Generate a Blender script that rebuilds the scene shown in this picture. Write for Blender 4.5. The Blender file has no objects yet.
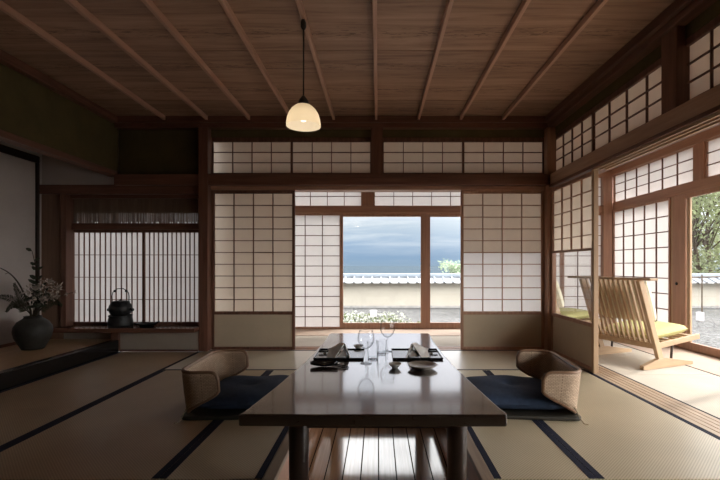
import bpy, math, random
from mathutils import Vector, Matrix
random.seed(7)
sc = bpy.context.scene
COL = sc.collection
PI = math.pi

# ------------------------------------------------------------------ materials
MATS = {}
def nodes_of(name):
    m = bpy.data.materials.new(name); m.use_nodes = True
    nt = m.node_tree; nt.nodes.clear()
    out = nt.nodes.new('ShaderNodeOutputMaterial')
    return m, nt, out
def nn(nt, t, **kw):
    n = nt.nodes.new(t)
    for k, v in kw.items():
        if k.startswith('i_'): n.inputs[k[2:].replace('_', ' ')].default_value = v
        else: setattr(n, k, v)
    return n
def c4(c): return (c[0], c[1], c[2], 1.0)
def ramp(nt, stops):
    r = nt.nodes.new('ShaderNodeValToRGB'); cr = r.color_ramp
    while len(cr.elements) < len(stops): cr.elements.new(0.5)
    for e, (p, c) in zip(cr.elements, stops): e.position = p; e.color = c4(c)
    return r
def coords(nt, scale, kind='Object'):
    tc = nt.nodes.new('ShaderNodeTexCoord'); mp = nt.nodes.new('ShaderNodeMapping')
    mp.inputs['Scale'].default_value = scale
    nt.links.new(tc.outputs[kind], mp.inputs['Vector']); return mp.outputs['Vector']
def principled(nt, out, rough=.5, spec=.5, coat=0., metal=0.):
    p = nt.nodes.new('ShaderNodeBsdfPrincipled')
    p.inputs['Roughness'].default_value = rough
    p.inputs['Specular IOR Level'].default_value = spec
    p.inputs['Coat Weight'].default_value = coat
    p.inputs['Coat Roughness'].default_value = .08
    p.inputs['Metallic'].default_value = metal
    nt.links.new(p.outputs[0], out.inputs[0]); return p
def add_bump(nt, p, height, strength=.2, dist=.004):
    b = nt.nodes.new('ShaderNodeBump'); b.inputs['Strength'].default_value = strength
    b.inputs['Distance'].default_value = dist
    nt.links.new(height, b.inputs['Height']); nt.links.new(b.outputs[0], p.inputs['Normal'])

def wood(key, c1, c2, axis='Z', rough=.45, spec=.4, coat=0., grain=1.0):
    k = ('wood', key, axis)
    if k in MATS: return MATS[k]
    m, nt, out = nodes_of(key + '_' + axis.lower())
    lo, hi = 1.6 * grain, 26. * grain
    s = {'X': (lo, hi, hi), 'Y': (hi, lo, hi), 'Z': (hi, hi, lo)}[axis]
    v = coords(nt, s)
    n = nn(nt, 'ShaderNodeTexNoise', i_Scale=1., i_Detail=5., i_Roughness=.62, i_Distortion=.5)
    nt.links.new(v, n.inputs['Vector'])
    r = ramp(nt, [(.3, c2), (.5, [(a + b) / 2 for a, b in zip(c1, c2)]), (.7, c1)])
    nt.links.new(n.outputs[0], r.inputs[0])
    p = principled(nt, out, rough, spec, coat)
    nt.links.new(r.outputs[0], p.inputs['Base Color'])
    add_bump(nt, p, n.outputs[0], .12, .003)
    MATS[k] = m; return m
def plain(key, c, rough=.6, spec=.4, var=.12, scale=6., bump=0., coat=0., metal=0.):
    k = ('plain', key)
    if k in MATS: return MATS[k]
    m, nt, out = nodes_of(key)
    v = coords(nt, (scale, scale, scale))
    n = nn(nt, 'ShaderNodeTexNoise', i_Scale=1., i_Detail=4., i_Roughness=.6)
    nt.links.new(v, n.inputs['Vector'])
    r = ramp(nt, [(.3, [x * (1 - var) for x in c]), (.7, [min(1, x * (1 + var)) for x in c])])
    nt.links.new(n.outputs[0], r.inputs[0])
    p = principled(nt, out, rough, spec, coat, metal)
    nt.links.new(r.outputs[0], p.inputs['Base Color'])
    if bump: 
        n2 = nn(nt, 'ShaderNodeTexNoise', i_Scale=60., i_Detail=3.)
        nt.links.new(v, n2.inputs['Vector']); add_bump(nt, p, n2.outputs[0], bump, .003)
    MATS[k] = m; return m
def paper(key, c, trans):
    k = ('paper', key)
    if k in MATS: return MATS[k]
    m, nt, out = nodes_of(key)
    v = coords(nt, (9, 9, 9))
    n = nn(nt, 'ShaderNodeTexNoise', i_Scale=1., i_Detail=6., i_Roughness=.7)
    nt.links.new(v, n.inputs['Vector'])
    r = ramp(nt, [(.3, [x * .95 for x in c]), (.7, c)]); nt.links.new(n.outputs[0], r.inputs[0])
    d = nt.nodes.new('ShaderNodeBsdfDiffuse'); t = nt.nodes.new('ShaderNodeBsdfTranslucent')
    nt.links.new(r.outputs[0], d.inputs[0]); nt.links.new(r.outputs[0], t.inputs[0])
    mx = nt.nodes.new('ShaderNodeMixShader'); mx.inputs[0].default_value = trans
    nt.links.new(d.outputs[0], mx.inputs[1]); nt.links.new(t.outputs[0], mx.inputs[2])
    nt.links.new(mx.outputs[0], out.inputs[0])
    MATS[k] = m; return m
def glass(key, tint=(.97, .98, .98), strength=1.0):
    k = ('glass', key)
    if k in MATS: return MATS[k]
    m, nt, out = nodes_of(key)
    tr = nt.nodes.new('ShaderNodeBsdfTransparent'); tr.inputs[0].default_value = c4(tint)
    gl = nt.nodes.new('ShaderNodeBsdfGlossy'); gl.inputs['Roughness'].default_value = .02
    lw = nt.nodes.new('ShaderNodeLayerWeight'); lw.inputs['Blend'].default_value = .5
    if key == 'drinking_glass':
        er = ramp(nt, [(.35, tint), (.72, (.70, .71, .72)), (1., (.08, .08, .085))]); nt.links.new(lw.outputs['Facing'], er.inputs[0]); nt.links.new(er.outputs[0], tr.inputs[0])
    pw_ = nn(nt, 'ShaderNodeMath', operation='POWER'); pw_.inputs[1].default_value = 4.
    nt.links.new(lw.outputs['Facing'], pw_.inputs[0])
    mu = nn(nt, 'ShaderNodeMath', operation='MULTIPLY_ADD'); mu.inputs[1].default_value = .8 * strength; mu.inputs[2].default_value = .04 * strength
    nt.links.new(pw_.outputs[0], mu.inputs[0])
    mx = nt.nodes.new('ShaderNodeMixShader')
    nt.links.new(mu.outputs[0], mx.inputs[0])
    nt.links.new(tr.outputs[0], mx.inputs[1]); nt.links.new(gl.outputs[0], mx.inputs[2])
    nt.links.new(mx.outputs[0], out.inputs[0]); MATS[k] = m; return m
def emit(key, c, s):
    m, nt, out = nodes_of(key)
    e = nt.nodes.new('ShaderNodeEmission'); e.inputs[0].default_value = c4(c); e.inputs[1].default_value = s
    nt.links.new(e.outputs[0], out.inputs[0]); return m

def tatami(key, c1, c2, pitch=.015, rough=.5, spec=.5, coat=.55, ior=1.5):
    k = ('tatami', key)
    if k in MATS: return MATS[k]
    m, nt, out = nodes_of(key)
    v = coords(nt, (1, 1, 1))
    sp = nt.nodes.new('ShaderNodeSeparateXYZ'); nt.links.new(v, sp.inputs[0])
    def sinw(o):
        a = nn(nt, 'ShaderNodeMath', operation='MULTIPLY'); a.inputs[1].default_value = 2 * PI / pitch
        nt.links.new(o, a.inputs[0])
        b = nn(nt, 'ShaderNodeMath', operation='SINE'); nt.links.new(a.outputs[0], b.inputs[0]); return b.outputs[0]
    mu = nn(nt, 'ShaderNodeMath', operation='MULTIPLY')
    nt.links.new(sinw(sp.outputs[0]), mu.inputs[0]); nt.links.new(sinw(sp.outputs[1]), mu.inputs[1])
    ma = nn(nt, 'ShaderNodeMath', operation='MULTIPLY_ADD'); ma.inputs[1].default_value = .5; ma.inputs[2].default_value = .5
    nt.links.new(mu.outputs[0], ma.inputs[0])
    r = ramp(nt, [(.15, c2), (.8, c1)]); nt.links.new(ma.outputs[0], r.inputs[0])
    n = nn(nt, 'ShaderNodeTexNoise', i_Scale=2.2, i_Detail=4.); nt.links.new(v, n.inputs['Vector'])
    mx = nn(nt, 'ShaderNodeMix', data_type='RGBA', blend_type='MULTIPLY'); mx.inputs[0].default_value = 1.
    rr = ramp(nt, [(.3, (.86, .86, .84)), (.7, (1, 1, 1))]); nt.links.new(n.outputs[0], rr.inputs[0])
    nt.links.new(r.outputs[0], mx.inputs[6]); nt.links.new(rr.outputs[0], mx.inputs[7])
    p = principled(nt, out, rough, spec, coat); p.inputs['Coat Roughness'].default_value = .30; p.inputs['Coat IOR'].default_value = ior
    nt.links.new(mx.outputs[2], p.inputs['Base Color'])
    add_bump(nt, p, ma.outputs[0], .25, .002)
    MATS[k] = m; return m

def ceiling_mat():
    m, nt, out = nodes_of('cedar_ceiling_boards')
    v = coords(nt, (1, 1, 1))
    sp = nt.nodes.new('ShaderNodeSeparateXYZ'); nt.links.new(v, sp.inputs[0])
    def math2(op, a, b, c=None):
        q = nn(nt, 'ShaderNodeMath', operation=op)
        for i, x in enumerate((a, b, c)):
            if x is None: continue
            if isinstance(x, (int, float)): q.inputs[i].default_value = x
            else: nt.links.new(x, q.inputs[i])
        return q.outputs[0]
    yb = math2('DIVIDE', math2('ADD', sp.outputs[1], 10 * .477 - 3.19 + .477 * 6), .477)
    idx = math2('FLOOR', yb, 0.); fr = math2('FRACT', yb, 0.)
    cy = math2('ABSOLUTE', math2('SUBTRACT', fr, .5), 0.)
    # stretched grain
    cb = nt.nodes.new('ShaderNodeCombineXYZ')
    nt.links.new(math2('MULTIPLY_ADD', sp.outputs[0], 1.1, math2('MULTIPLY', idx, 7.3)), cb.inputs[0])
    nt.links.new(math2('MULTIPLY', sp.outputs[1], 16.), cb.inputs[1])
    nt.links.new(idx, cb.inputs[2])
    n = nn(nt, 'ShaderNodeTexNoise', i_Scale=1., i_Detail=6., i_Roughness=.65, i_Distortion=.9)
    nt.links.new(cb.outputs[0], n.inputs['Vector'])
    r = ramp(nt, [(.28, (.20, .11, .073)), (.5, (.36, .22, .15)), (.72, (.46, .30, .21))])
    nt.links.new(n.outputs[0], r.inputs[0])
    # dark wavy heartwood flecks along each board's middle
    cb2 = nt.nodes.new('ShaderNodeCombineXYZ')
    nt.links.new(math2('MULTIPLY_ADD', sp.outputs[0], 7., math2('MULTIPLY', idx, 3.1)), cb2.inputs[0])
    nt.links.new(math2('MULTIPLY', sp.outputs[1], 48.), cb2.inputs[1])
    n2 = nn(nt, 'ShaderNodeTexNoise', i_Scale=1., i_Detail=3., i_Roughness=.6, i_Distortion=1.4)
    nt.links.new(cb2.outputs[0], n2.inputs['Vector'])
    band = math2('SUBTRACT', 1., math2('MULTIPLY', cy, 4.2))
    fl = math2('MULTIPLY', math2('MAXIMUM', band, 0.), math2('GREATER_THAN', n2.outputs[0], .57))
    mx = nn(nt, 'ShaderNodeMix', data_type='RGBA', blend_type='MIX')
    nt.links.new(math2('MULTIPLY', fl, .75), mx.inputs[0])
    nt.links.new(r.outputs[0], mx.inputs[6]); mx.inputs[7].default_value = (.11, .06, .038, 1)
    # board to board tone
    wn = nn(nt, 'ShaderNodeTexWhiteNoise', noise_dimensions='1D'); nt.links.new(idx, wn.inputs['W'])
    tone = math2('MULTIPLY_ADD', wn.outputs['Value'], .22, .86)
    cbt = nt.nodes.new('ShaderNodeCombineXYZ')
    for i in range(3): nt.links.new(tone, cbt.inputs[i])
    mm = nn(nt, 'ShaderNodeMix', data_type='RGBA', blend_type='MULTIPLY'); mm.inputs[0].default_value = 1.
    nt.links.new(mx.outputs[2], mm.inputs[6]); nt.links.new(cbt.outputs[0], mm.inputs[7])
    p = principled(nt, out, .5, .35); nt.links.new(mm.outputs[2], p.inputs['Base Color'])
    add_bump(nt, p, n.outputs[0], .15, .003)
    return m

def plank_mat(key, c1, c2, gap, width, rough):
    m, nt, out = nodes_of(key)
    v = coords(nt, (1, 1, 1))
    sp = nt.nodes.new('ShaderNodeSeparateXYZ'); nt.links.new(v, sp.inputs[0])
    d = nn(nt, 'ShaderNodeMath', operation='DIVIDE'); d.inputs[1].default_value = width; nt.links.new(sp.outputs[0], d.inputs[0])
    f = nn(nt, 'ShaderNodeMath', operation='FRACT'); nt.links.new(d.outputs[0], f.inputs[0])
    fl = nn(nt, 'ShaderNodeMath', operation='FLOOR'); nt.links.new(d.outputs[0], fl.inputs[0])
    g = nn(nt, 'ShaderNodeMath', operation='LESS_THAN'); g.inputs[1].default_value = .07; nt.links.new(f.outputs[0], g.inputs[0])
    cb = nt.nodes.new('ShaderNodeCombineXYZ')
    mu = nn(nt, 'ShaderNodeMath', operation='MULTIPLY'); mu.inputs[1].default_value = 40; nt.links.new(sp.outputs[0], mu.inputs[0])
    nt.links.new(mu.outputs[0], cb.inputs[0]); nt.links.new(sp.outputs[1], cb.inputs[1]); nt.links.new(fl.outputs[0], cb.inputs[2])
    n = nn(nt, 'ShaderNodeTexNoise', i_Scale=1.5, i_Detail=5.); nt.links.new(cb.outputs[0], n.inputs['Vector'])
    r = ramp(nt, [(.3, c2), (.7, c1)]); nt.links.new(n.outputs[0], r.inputs[0])
    mx = nn(nt, 'ShaderNodeMix', data_type='RGBA'); nt.links.new(g.outputs[0], mx.inputs[0])
    nt.links.new(r.outputs[0], mx.inputs[6]); mx.inputs[7].default_value = c4(gap)
    p = principled(nt, out, rough, .5, .6); nt.links.new(mx.outputs[2], p.inputs['Base Color'])
    iv = nn(nt, 'ShaderNodeMath', operation='MULTIPLY_ADD'); iv.inputs[1].default_value = -.6; iv.inputs[2].default_value = .6; nt.links.new(g.outputs[0], iv.inputs[0]); nt.links.new(iv.outputs[0], p.inputs['Coat Weight'])
    sv_ = nn(nt, 'ShaderNodeMath', operation='MULTIPLY_ADD'); sv_.inputs[1].default_value = -.5; sv_.inputs[2].default_value = .5; nt.links.new(g.outputs[0], sv_.inputs[0]); nt.links.new(sv_.outputs[0], p.inputs['Specular IOR Level'])
    return m

def wicker_mat(key, c1, c2, su, sv):
    m, nt, out = nodes_of(key)
    v = coords(nt, (1, 1, 1), 'UV')
    b = nt.nodes.new('ShaderNodeTexBrick')
    b.inputs['Scale'].default_value = 1.; b.inputs['Brick Width'].default_value = su; b.inputs['Row Height'].default_value = sv
    b.inputs['Mortar Size'].default_value = sv * .16; b.inputs['Mortar Smooth'].default_value = .5
    b.inputs['Color1'].default_value = c4(c1); b.inputs['Color2'].default_value = c4([x * .8 for x in c1])
    b.inputs['Mortar'].default_value = c4(c2)
    nt.links.new(v, b.inputs['Vector'])
    p = principled(nt, out, .55, .3); nt.links.new(b.outputs['Color'], p.inputs['Base Color'])
    inv = nn(nt, 'ShaderNodeMath', operation='SUBTRACT'); inv.inputs[0].default_value = 1.; nt.links.new(b.outputs['Fac'], inv.inputs[1])
    add_bump(nt, p, inv.outputs[0], .8, .004)
    return m

DK1, DK2 = (.20, .092, .060), (.105, .046, .030)        # old dark timber
MD1, MD2 = (.45, .255, .17), (.32, .17, .11)          # reddish veranda timber
LT1, LT2 = (.50, .335, .205), (.38, .245, .145)          # pale cedar
def dark(ax): return wood('dark_timber', DK1, DK2, ax)
def mid(ax): return wood('red_cedar', MD1, MD2, ax)
def pale(ax): return wood('pale_cedar', LT1, LT2, ax)
M_paper_warm = paper('aged_warm_paper', (.74, .635, .52), .64)
M_paper_white = paper('white_shoji_paper', (.70, .665, .64), .30)
M_paper_thin = paper('thin_white_paper', (.93, .92, .915), .75)
M_olive = plain('olive_plaster', (.105, .085, .04), .9, .1, .15, 5, .15)
M_plaster = plain('grey_plaster', (.52, .46, .43), .9, .1, .05, 4, .1)
M_board = plain('fusuma_board', (.50, .41, .30), .8, .2, .05, 3, .05)
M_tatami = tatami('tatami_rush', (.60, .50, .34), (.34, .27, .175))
M_tatami_shaded = tatami('tatami_rush_shaded', (.50, .36, .22), (.33, .225, .135), .015, .55, .4, .25)  # shade of the room's left side is put into this darker rush colour
M_tatami_glare = tatami('tatami_rush_glare', (.66, .57, .43), (.48, .40, .29), .015, .5, .5, 1., 1.8)  # window glare on the back row put into paler colour and stronger coat
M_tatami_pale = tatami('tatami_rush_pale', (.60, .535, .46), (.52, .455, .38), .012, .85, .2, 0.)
M_border = plain('indigo_mat_border', (.012, .013, .028), .8, .2, .2, 60)
M_lacquer = plain('black_lacquer', (.008, .008, .009), .12, .5, .1, 5)
M_glass = glass('window_glass', (.97, .98, .98), .7)
M_iron = plain('cast_iron', (.012, .012, .013), .5, .4, .3, 40, .2)
M_fabric_navy = plain('navy_cotton', (.032, .048, .085), .85, .2, .15, 30, .25)

# ------------------------------------------------------------------ mesh builder
class MB:
    def __init__(s): s.v = []; s.f = []; s.uv = []
    def add(s, vs, fs, uvs=None):
        o = len(s.v); s.v += [tuple(x) for x in vs]
        s.f += [tuple(i + o for i in f) for f in fs]
        s.uv += list(uvs) if uvs else [(x[0], x[1]) for x in vs]
        return s
    def box(s, x0, x1, y0, y1, z0, z1, mtx=None):
        vs = [Vector((x, y, z)) for z in (z0, z1) for y in (y0, y1) for x in (x0, x1)]
        if mtx: vs = [mtx @ v for v in vs]
        return s.add(vs, [(0, 2, 3, 1), (4, 5, 7, 6), (0, 1, 5, 4), (2, 6, 7, 3), (0, 4, 6, 2), (1, 3, 7, 5)])
    def bar(s, a, b, w, t, up=(0, 0, 1)):
        a, b = Vector(a), Vector(b); d = (b - a); L = d.length; d.normalize()
        u = Vector(up); x = d.cross(u)
        if x.length < 1e-5: x = d.cross(Vector((0, 1, 0)))
        x.normalize(); y = x.cross(d)
        vs = []
        for p in (a, b):
            for sx, sy in ((-1, -1), (1, -1), (1, 1), (-1, 1)): vs.append(p + x * sx * w / 2 + y * sy * t / 2)
        return s.add(vs, [(3, 2, 1, 0), (4, 5, 6, 7)] + [(i, (i + 1) % 4, (i + 1) % 4 + 4, i + 4) for i in range(4)])
    def tube(s, pts, r, seg=8, closed=False):
        pts = [Vector(p) for p in pts]; n = len(pts)
        rs = r if isinstance(r, (list, tuple)) else [r] * n
        rings = []; nrm = None
        for i, p in enumerate(pts):
            if closed: t = pts[(i + 1) % n] - pts[i - 1]
            else: t = pts[min(i + 1, n - 1)] - pts[max(i - 1, 0)]
            if t.length < 1e-9: t = Vector((0, 0, 1))
            t.normalize()
            if nrm is None:
                a = Vector((0, 0, 1)) if abs(t.z) < .9 else Vector((1, 0, 0))
                nrm = (a - t * a.dot(t)).normalized()
            else:
                nrm = nrm - t * nrm.dot(t)
                if nrm.length < 1e-6: nrm = t.orthogonal()
                nrm.normalize()
            bn = t.cross(nrm)
            rings.append([p + (nrm * math.cos(2 * PI * k / seg) + bn * math.sin(2 * PI * k / seg)) * rs[i] for k in range(seg)])
        vs = [v for q in rings for v in q]; fs = []
        for i in range(n if closed else n - 1):
            j = (i + 1) % n
            for k in range(seg):
                l = (k + 1) % seg
                fs.append((i * seg + k, i * seg + l, j * seg + l, j * seg + k))
        if not closed:
            fs.append(tuple(range(seg - 1, -1, -1))); fs.append(tuple((n - 1) * seg + k for k in range(seg)))
        return s.add(vs, fs)
    def lathe(s, prof, seg=32, c=(0, 0, 0), sx=1., sy=1.):
        vs = []; fs = []; n = len(prof)
        for r, z in prof:
            for k in range(seg):
                a = 2 * PI * k / seg
                vs.append((c[0] + r * math.cos(a) * sx, c[1] + r * math.sin(a) * sy, c[2] + z))
        for i in range(n - 1):
            for k in range(seg):
                l = (k + 1) % seg
                fs.append((i * seg + k, i * seg + l, (i + 1) * seg + l, (i + 1) * seg + k))
        if prof[0][0] > 1e-5: fs.append(tuple(range(seg - 1, -1, -1)))
        if prof[-1][0] > 1e-5 and not getattr(s, 'open_top', False): fs.append(tuple((n - 1) * seg + k for k in range(seg)))
        return s.add(vs, fs)
    def prism(s, poly, z0, z1):
        n = len(poly)
        vs = [(x, y, z0) for x, y in poly] + [(x, y, z1) for x, y in poly]
        return s.add(vs, [tuple(range(n - 1, -1, -1)), tuple(range(n, 2 * n))] + [(i, (i + 1) % n, (i + 1) % n + n, i + n) for i in range(n)])
    def grid(s, fn, nu, nv, thick=None):
        vs = []; uv = []
        for j in range(nv + 1):
            for i in range(nu + 1):
                p, t = fn(i / nu, j / nv); vs.append(p); uv.append(t)
        fs = [(j * (nu + 1) + i, j * (nu + 1) + i + 1, (j + 1) * (nu + 1) + i + 1, (j + 1) * (nu + 1) + i) for j in range(nv) for i in range(nu)]
        return s.add(vs, fs, uv)
    def sphere(s, c, r, seg=12, rings=8, sz=1.):
        prof = [(r * math.sin(PI * i / rings) + 1e-6 * (i in (0, rings)), -r * sz * math.cos(PI * i / rings)) for i in range(rings + 1)]
        return s.lathe(prof, seg, c)
    def leaf(s, p, d, n, L, W):
        p, d, n = Vector(p), Vector(d).normalized(), Vector(n)
        x = d.cross(n)
        if x.length < 1e-4: x = d.orthogonal()
        x.normalize(); nn_ = x.cross(d)
        vs = [p, p + d * L * .35 + x * W / 2 - nn_ * W * .06, p + d * L * .75 + x * W * .38 - nn_ * W * .1, p + d * L - nn_ * W * .25,
              p + d * L * .75 - x * W * .38 - nn_ * W * .1, p + d * L * .35 - x * W / 2 - nn_ * W * .06]
        return s.add(vs, [(0, 1, 2, 3), (0, 3, 4, 5)])
    def build(s, name, mat, parent=None, smooth=False, bevel=0., seg=2, solid=0., sub=0):
        me = bpy.data.meshes.new(name); me.from_pydata([tuple(v) for v in s.v], [], s.f)
        uvl = me.uv_layers.new(name='UVMap')
        for l in me.loops: uvl.data[l.index].uv = s.uv[l.vertex_index]
        me.materials.append(mat); me.update()
        if smooth:
            for p in me.polygons: p.use_smooth = True
        o = bpy.data.objects.new(name, me); COL.objects.link(o)
        if parent: o.parent = parent
        if solid:
            md = o.modifiers.new('solid', 'SOLIDIFY'); md.thickness = solid; md.offset = 0
        if bevel:
            md = o.modifiers.new('bevel', 'BEVEL'); md.width = bevel; md.segments = seg; md.limit_method = 'ANGLE'; md.angle_limit = .6
        if sub:
            md = o.modifiers.new('sub', 'SUBSURF'); md.levels = sub; md.render_levels = sub
        return o
def thing(name, label, cat, loc=(0, 0, 0), rz=0., group=None, kind=None):
    o = bpy.data.objects.new(name, None); COL.objects.link(o); o.location = loc; o.rotation_euler = (0, 0, rz)
    o.empty_display_size = .1
    return tag(o, label, cat, group, kind)
def tag(o, label, cat, group=None, kind=None):
    o['label'] = label; o['category'] = cat
    if group: o['group'] = group
    if kind: o['kind'] = kind
    return o
def struct(o, label, cat): return tag(o, label, cat, None, 'structure')
def copy_tree(root, loc, rz=None, label=None):
    r = root.copy(); COL.objects.link(r); r.location = loc
    if rz is not None: r.rotation_euler = (0, 0, rz)
    if label: r['label'] = label
    for ch in root.children:
        c = ch.copy(); COL.objects.link(c); c.parent = r
        for g in ch.children:
            d = g.copy(); COL.objects.link(d); d.parent = c
    return r

# ------------------------------------------------------------------ camera
H = .927; F = 425.
cam = bpy.data.cameras.new('camera'); co = bpy.data.objects.new('camera', cam); COL.objects.link(co)
co.location = (0, 0, H); co.rotation_euler = (PI / 2, 0, 0)
cam.sensor_width = 36; cam.lens = 36 * F / 720; cam.shift_x = -18 / 720; cam.shift_y = 25.5 / 720
cam.clip_start = .05; cam.clip_end = 60000
sc.camera = co
def at(px, py, Y): return ((px - 378) * Y / F, Y, H + (265.5 - py) * Y / F)
def onz(px, py, z):
    Y = (H - z) * F / (py - 265.5); return ((px - 378) * Y / F, Y, z)

# ------------------------------------------------------------------ setting: floor and mats
PX = .505; PY0, PY1 = 1.62, 3.56; PD = -.25
fm = MB()
for x0, x1, y0, y1 in ((-2.86, -PX, -2.9, 4.9), (PX, 2.05, -2.9, 4.9), (-PX, PX, -2.9, PY0), (-PX, PX, PY1, 4.9)):
    fm.box(x0, x1, y0, y1, -.5, -.03)
fl = struct(fm.build('floor', M_tatami), 'wooden base floor of the room under the rush mats', 'floor')
pm = MB().box(-PX, PX, PY0, PY1, -.30, PD)
pm.build('pit_floor', plank_mat('pit_planks', (.40, .23, .13), (.28, .15, .085), (.03, .016, .01), .1, .10), fl)
pw = MB()
pw.box(-PX, -PX + .02, PY0, PY1, PD, -.03).box(PX - .02, PX, PY0, PY1, PD, -.03)
pw.box(-PX + .02, PX - .02, PY1 - .02, PY1, PD, -.03).box(-PX + .02, PX - .02, PY0, PY0 + .02, PD, -.03)
pw.build('pit_wall', mid('Y'), fl)
pf = MB()
pf.box(-PX, -PX + .055, PY0, PY1, -.03, 0).box(PX - .055, PX, PY0, PY1, -.03, 0)
pf.box(-PX + .055, PX - .055, PY1 - .055, PY1 + .2, -.03, 0)
pf.build('pit_frame', wood('pit_frame', (.30, .21, .14), (.17, .11, .07), 'Y'), fl, bevel=.003)

BW = .032
def mat(x0, x1, y0, y1, along, label, m=None, bw=BW):
    t = thing('tatami_mat', label, 'tatami mat', ((x0 + x1) / 2, (y0 + y1) / 2, -.03), 0, 'tatami mats')
    a, b = (x1 - x0) / 2 - .001, (y1 - y0) / 2 - .001
    MB().box(-a, a, -b, b, 0, .0285).build('rush_surface', m or M_tatami, t)
    if along == 'Y':
        MB().box(-a, -a + bw, -b, b, .0285, .030).build('border', M_border, t); MB().box(a - bw, a, -b, b, .0285, .030).build('border', M_border, t)
    else:
        MB().box(-a, a, -b, -b + bw * .8, .0285, .030).build('border', M_border, t); MB().box(-a, a, b - bw * .8, b, .0285, .030).build('border', M_border, t)
mat(-2.78, -1.91, 2.77, 4.58, 'Y', 'tatami mat beside the black lacquered alcove step, reaching the shelf wall', M_tatami_shaded)
mat(-2.78, -1.91, .86, 2.77, 'Y', 'dark tatami mat at the lower left edge, in front of the alcove step', M_tatami_shaded)
mat(-1.91, -.955, 1.85, 3.76, 'Y', 'tatami mat under the left floor chair', M_tatami_shaded)
mat(-.955, -PX, 1.85, 3.76, 'Y', 'narrow tatami mat between left floor chair and the table pit', M_tatami)
mat(PX, .955, 1.85, 3.76, 'Y', 'narrow tatami mat between the table pit and right floor chair', M_tatami)
mat(.955, 1.85, 1.85, 3.76, 'Y', 'tatami mat under the right floor chair beside the door track')
mat(-1.91, -.03, 3.77, 4.66, 'X', 'crosswise tatami mat in front of the left paper screen', M_tatami_glare)
mat(-.03, 1.85, 3.77, 4.66, 'X', 'crosswise tatami mat in front of the right paper screen', M_tatami_glare)

# veranda floor
ev = MB().box(2.05, 3.66, -2.9, 6.36, -.5, -.03).box(-1.75, 2.05, 4.9, 6.36, -.5, -.03)
evf = struct(ev.build('floor_veranda', pale('Y')), 'base floor of the veranda around the room', 'floor')
M_vboard = plain('pale_veranda_board', (.52, .395, .31), .75, .2, .05, 3)
b = MB().box(2.875, 3.43, -2.9, 5.58, -.03, 0).box(-1.75, 3.43, 5.62, 6.2, -.03, 0); b.build('edge_board', M_vboard, evf)
def vmat(x0, x1, y0, y1, along, label): mat(x0, x1, y0, y1, along, label, M_tatami_pale, .012)
vmat(2.06, 2.87, 3.62, 5.58, 'Y', 'pale veranda mat under the wooden easy chair')
vmat(2.06, 2.87, 1.70, 3.62, 'Y', 'sunlit pale veranda mat in front of the easy chair, at right edge')
vmat(-1.7, .18, 4.86, 5.6, 'X', 'pale veranda mat in front of the big glass door')
vmat(.18, 2.06, 4.86, 5.6, 'X', 'pale veranda mat behind the right paper screen')

# ------------------------------------------------------------------ ceiling
cz = 2.536
cm = MB()
for k in range(-13, 4):
    y0 = 3.19 + k * .477; cm.box(-2.9, 1.95, y0, min(y0 + .479, 4.72), cz + .004 * (k % 2), cz + .05)
cm.box(-3.9, 2.06, -2.95, 4.86, cz + .052, cz + .2)
ce = struct(cm.build('ceiling', ceiling_mat()), 'cedar board ceiling crossed by thin battens', 'ceiling')
bat = wood('batten', (.60, .37, .27), (.46, .27, .19), 'Y')
for k in range(-5, 4):
    x = -.02 + k * .456; MB().box(x - .014, x + .014, -2.9, 4.66, cz - .044, cz + .004).build('batten', bat, ce, bevel=.004)
vc = struct(MB().box(-1.9, 4.1, 4.86, 6.5, 2.56, 2.75).box(2.06, 4.1, -2.95, 4.86, 2.56, 2.75).build('ceiling_veranda', mid('Y')), 'boarded ceiling over the veranda', 'ceiling')

# ------------------------------------------------------------------ trims & walls
_n = [0]
def trim(label, mat_, boxes, bevel=.004):
    _n[0] += 1
    m = MB()
    for bx in boxes: m.box(*bx)
    return struct(m.build('trim_%d' % _n[0], mat_, bevel=bevel), label, 'timber')
ZK0, ZK1, ZN = 1.758, 1.80, 1.916
trim('dark cornice moulding along the top of the far wall', dark('X'), [(-2.86, 1.95, 4.61, 4.80, 2.425, 2.536), (-2.86, 1.95, 4.57, 4.61, 2.47, 2.536)])
trim('dark cornice moulding along the top of the right wall', dark('Y'), [(1.84, 2.03, -2.9, 4.61, 2.425, 2.536), (1.80, 1.84, -2.9, 4.57, 2.47, 2.536)])
trim('dark cornice moulding along the top of the left wall', dark('Y'), [(-2.88, -2.80, -2.9, 4.57, 2.46, 2.536)])
trim('long dark rail across the far wall above the screens', dark('X'), [(-2.86, 1.93, 4.60, 4.67, 1.80, ZN), (-2.86, 1.93, 4.67, 4.82, 1.80, 1.93)])
trim('long rail along the right wall above the open doorway', wood('lit_rail', (.52, .35, .245), (.37, .235, .16), 'Y'), [(1.86, 1.93, -2.9, 4.60, 1.80, ZN), (1.93, 2.05, -2.9, 4.60, 1.80, 1.93)])  # light on the right rail is put into its paler wood colour
trim('head track over the far paper screens', mid('X'), [(-1.84, 1.84, 4.67, 4.82, ZK0, 1.80)])
gk = [(1.85, 2.05, -2.9, 4.6, ZK0 + .012, 1.80)]
trim('head board over the right doorway', dark('Y'), gk)
trim('pale grooved runners under the right head board', pale('Y'), [(1.868 + i * .048, 1.882 + i * .048, -2.9, 3.68, ZK0 - .006, ZK0 + .012) for i in range(3)], 0)
trim('dark corner post between far wall and left screen', dark('Z'), [(-1.94, -1.84, 4.59, 4.74, 0, 2.425)])
trim('corner post where the far wall meets the right wall', mid('Z'), [(1.835, 1.93, 4.60, 4.74, 0, 2.425)])
trim('short dark post in the middle of the upper windows', dark('Z'), [(-.075, .052, 4.61, 4.74, ZN, 2.425)])
trim('upper post between the right high windows', dark('Z'), [(1.865, 1.99, 2.654, 2.80, ZN, 2.425)])
trim('upper post of the right wall nearer the viewer', dark('Z'), [(1.865, 1.99, .80, .94, ZN, 2.425)])
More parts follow.
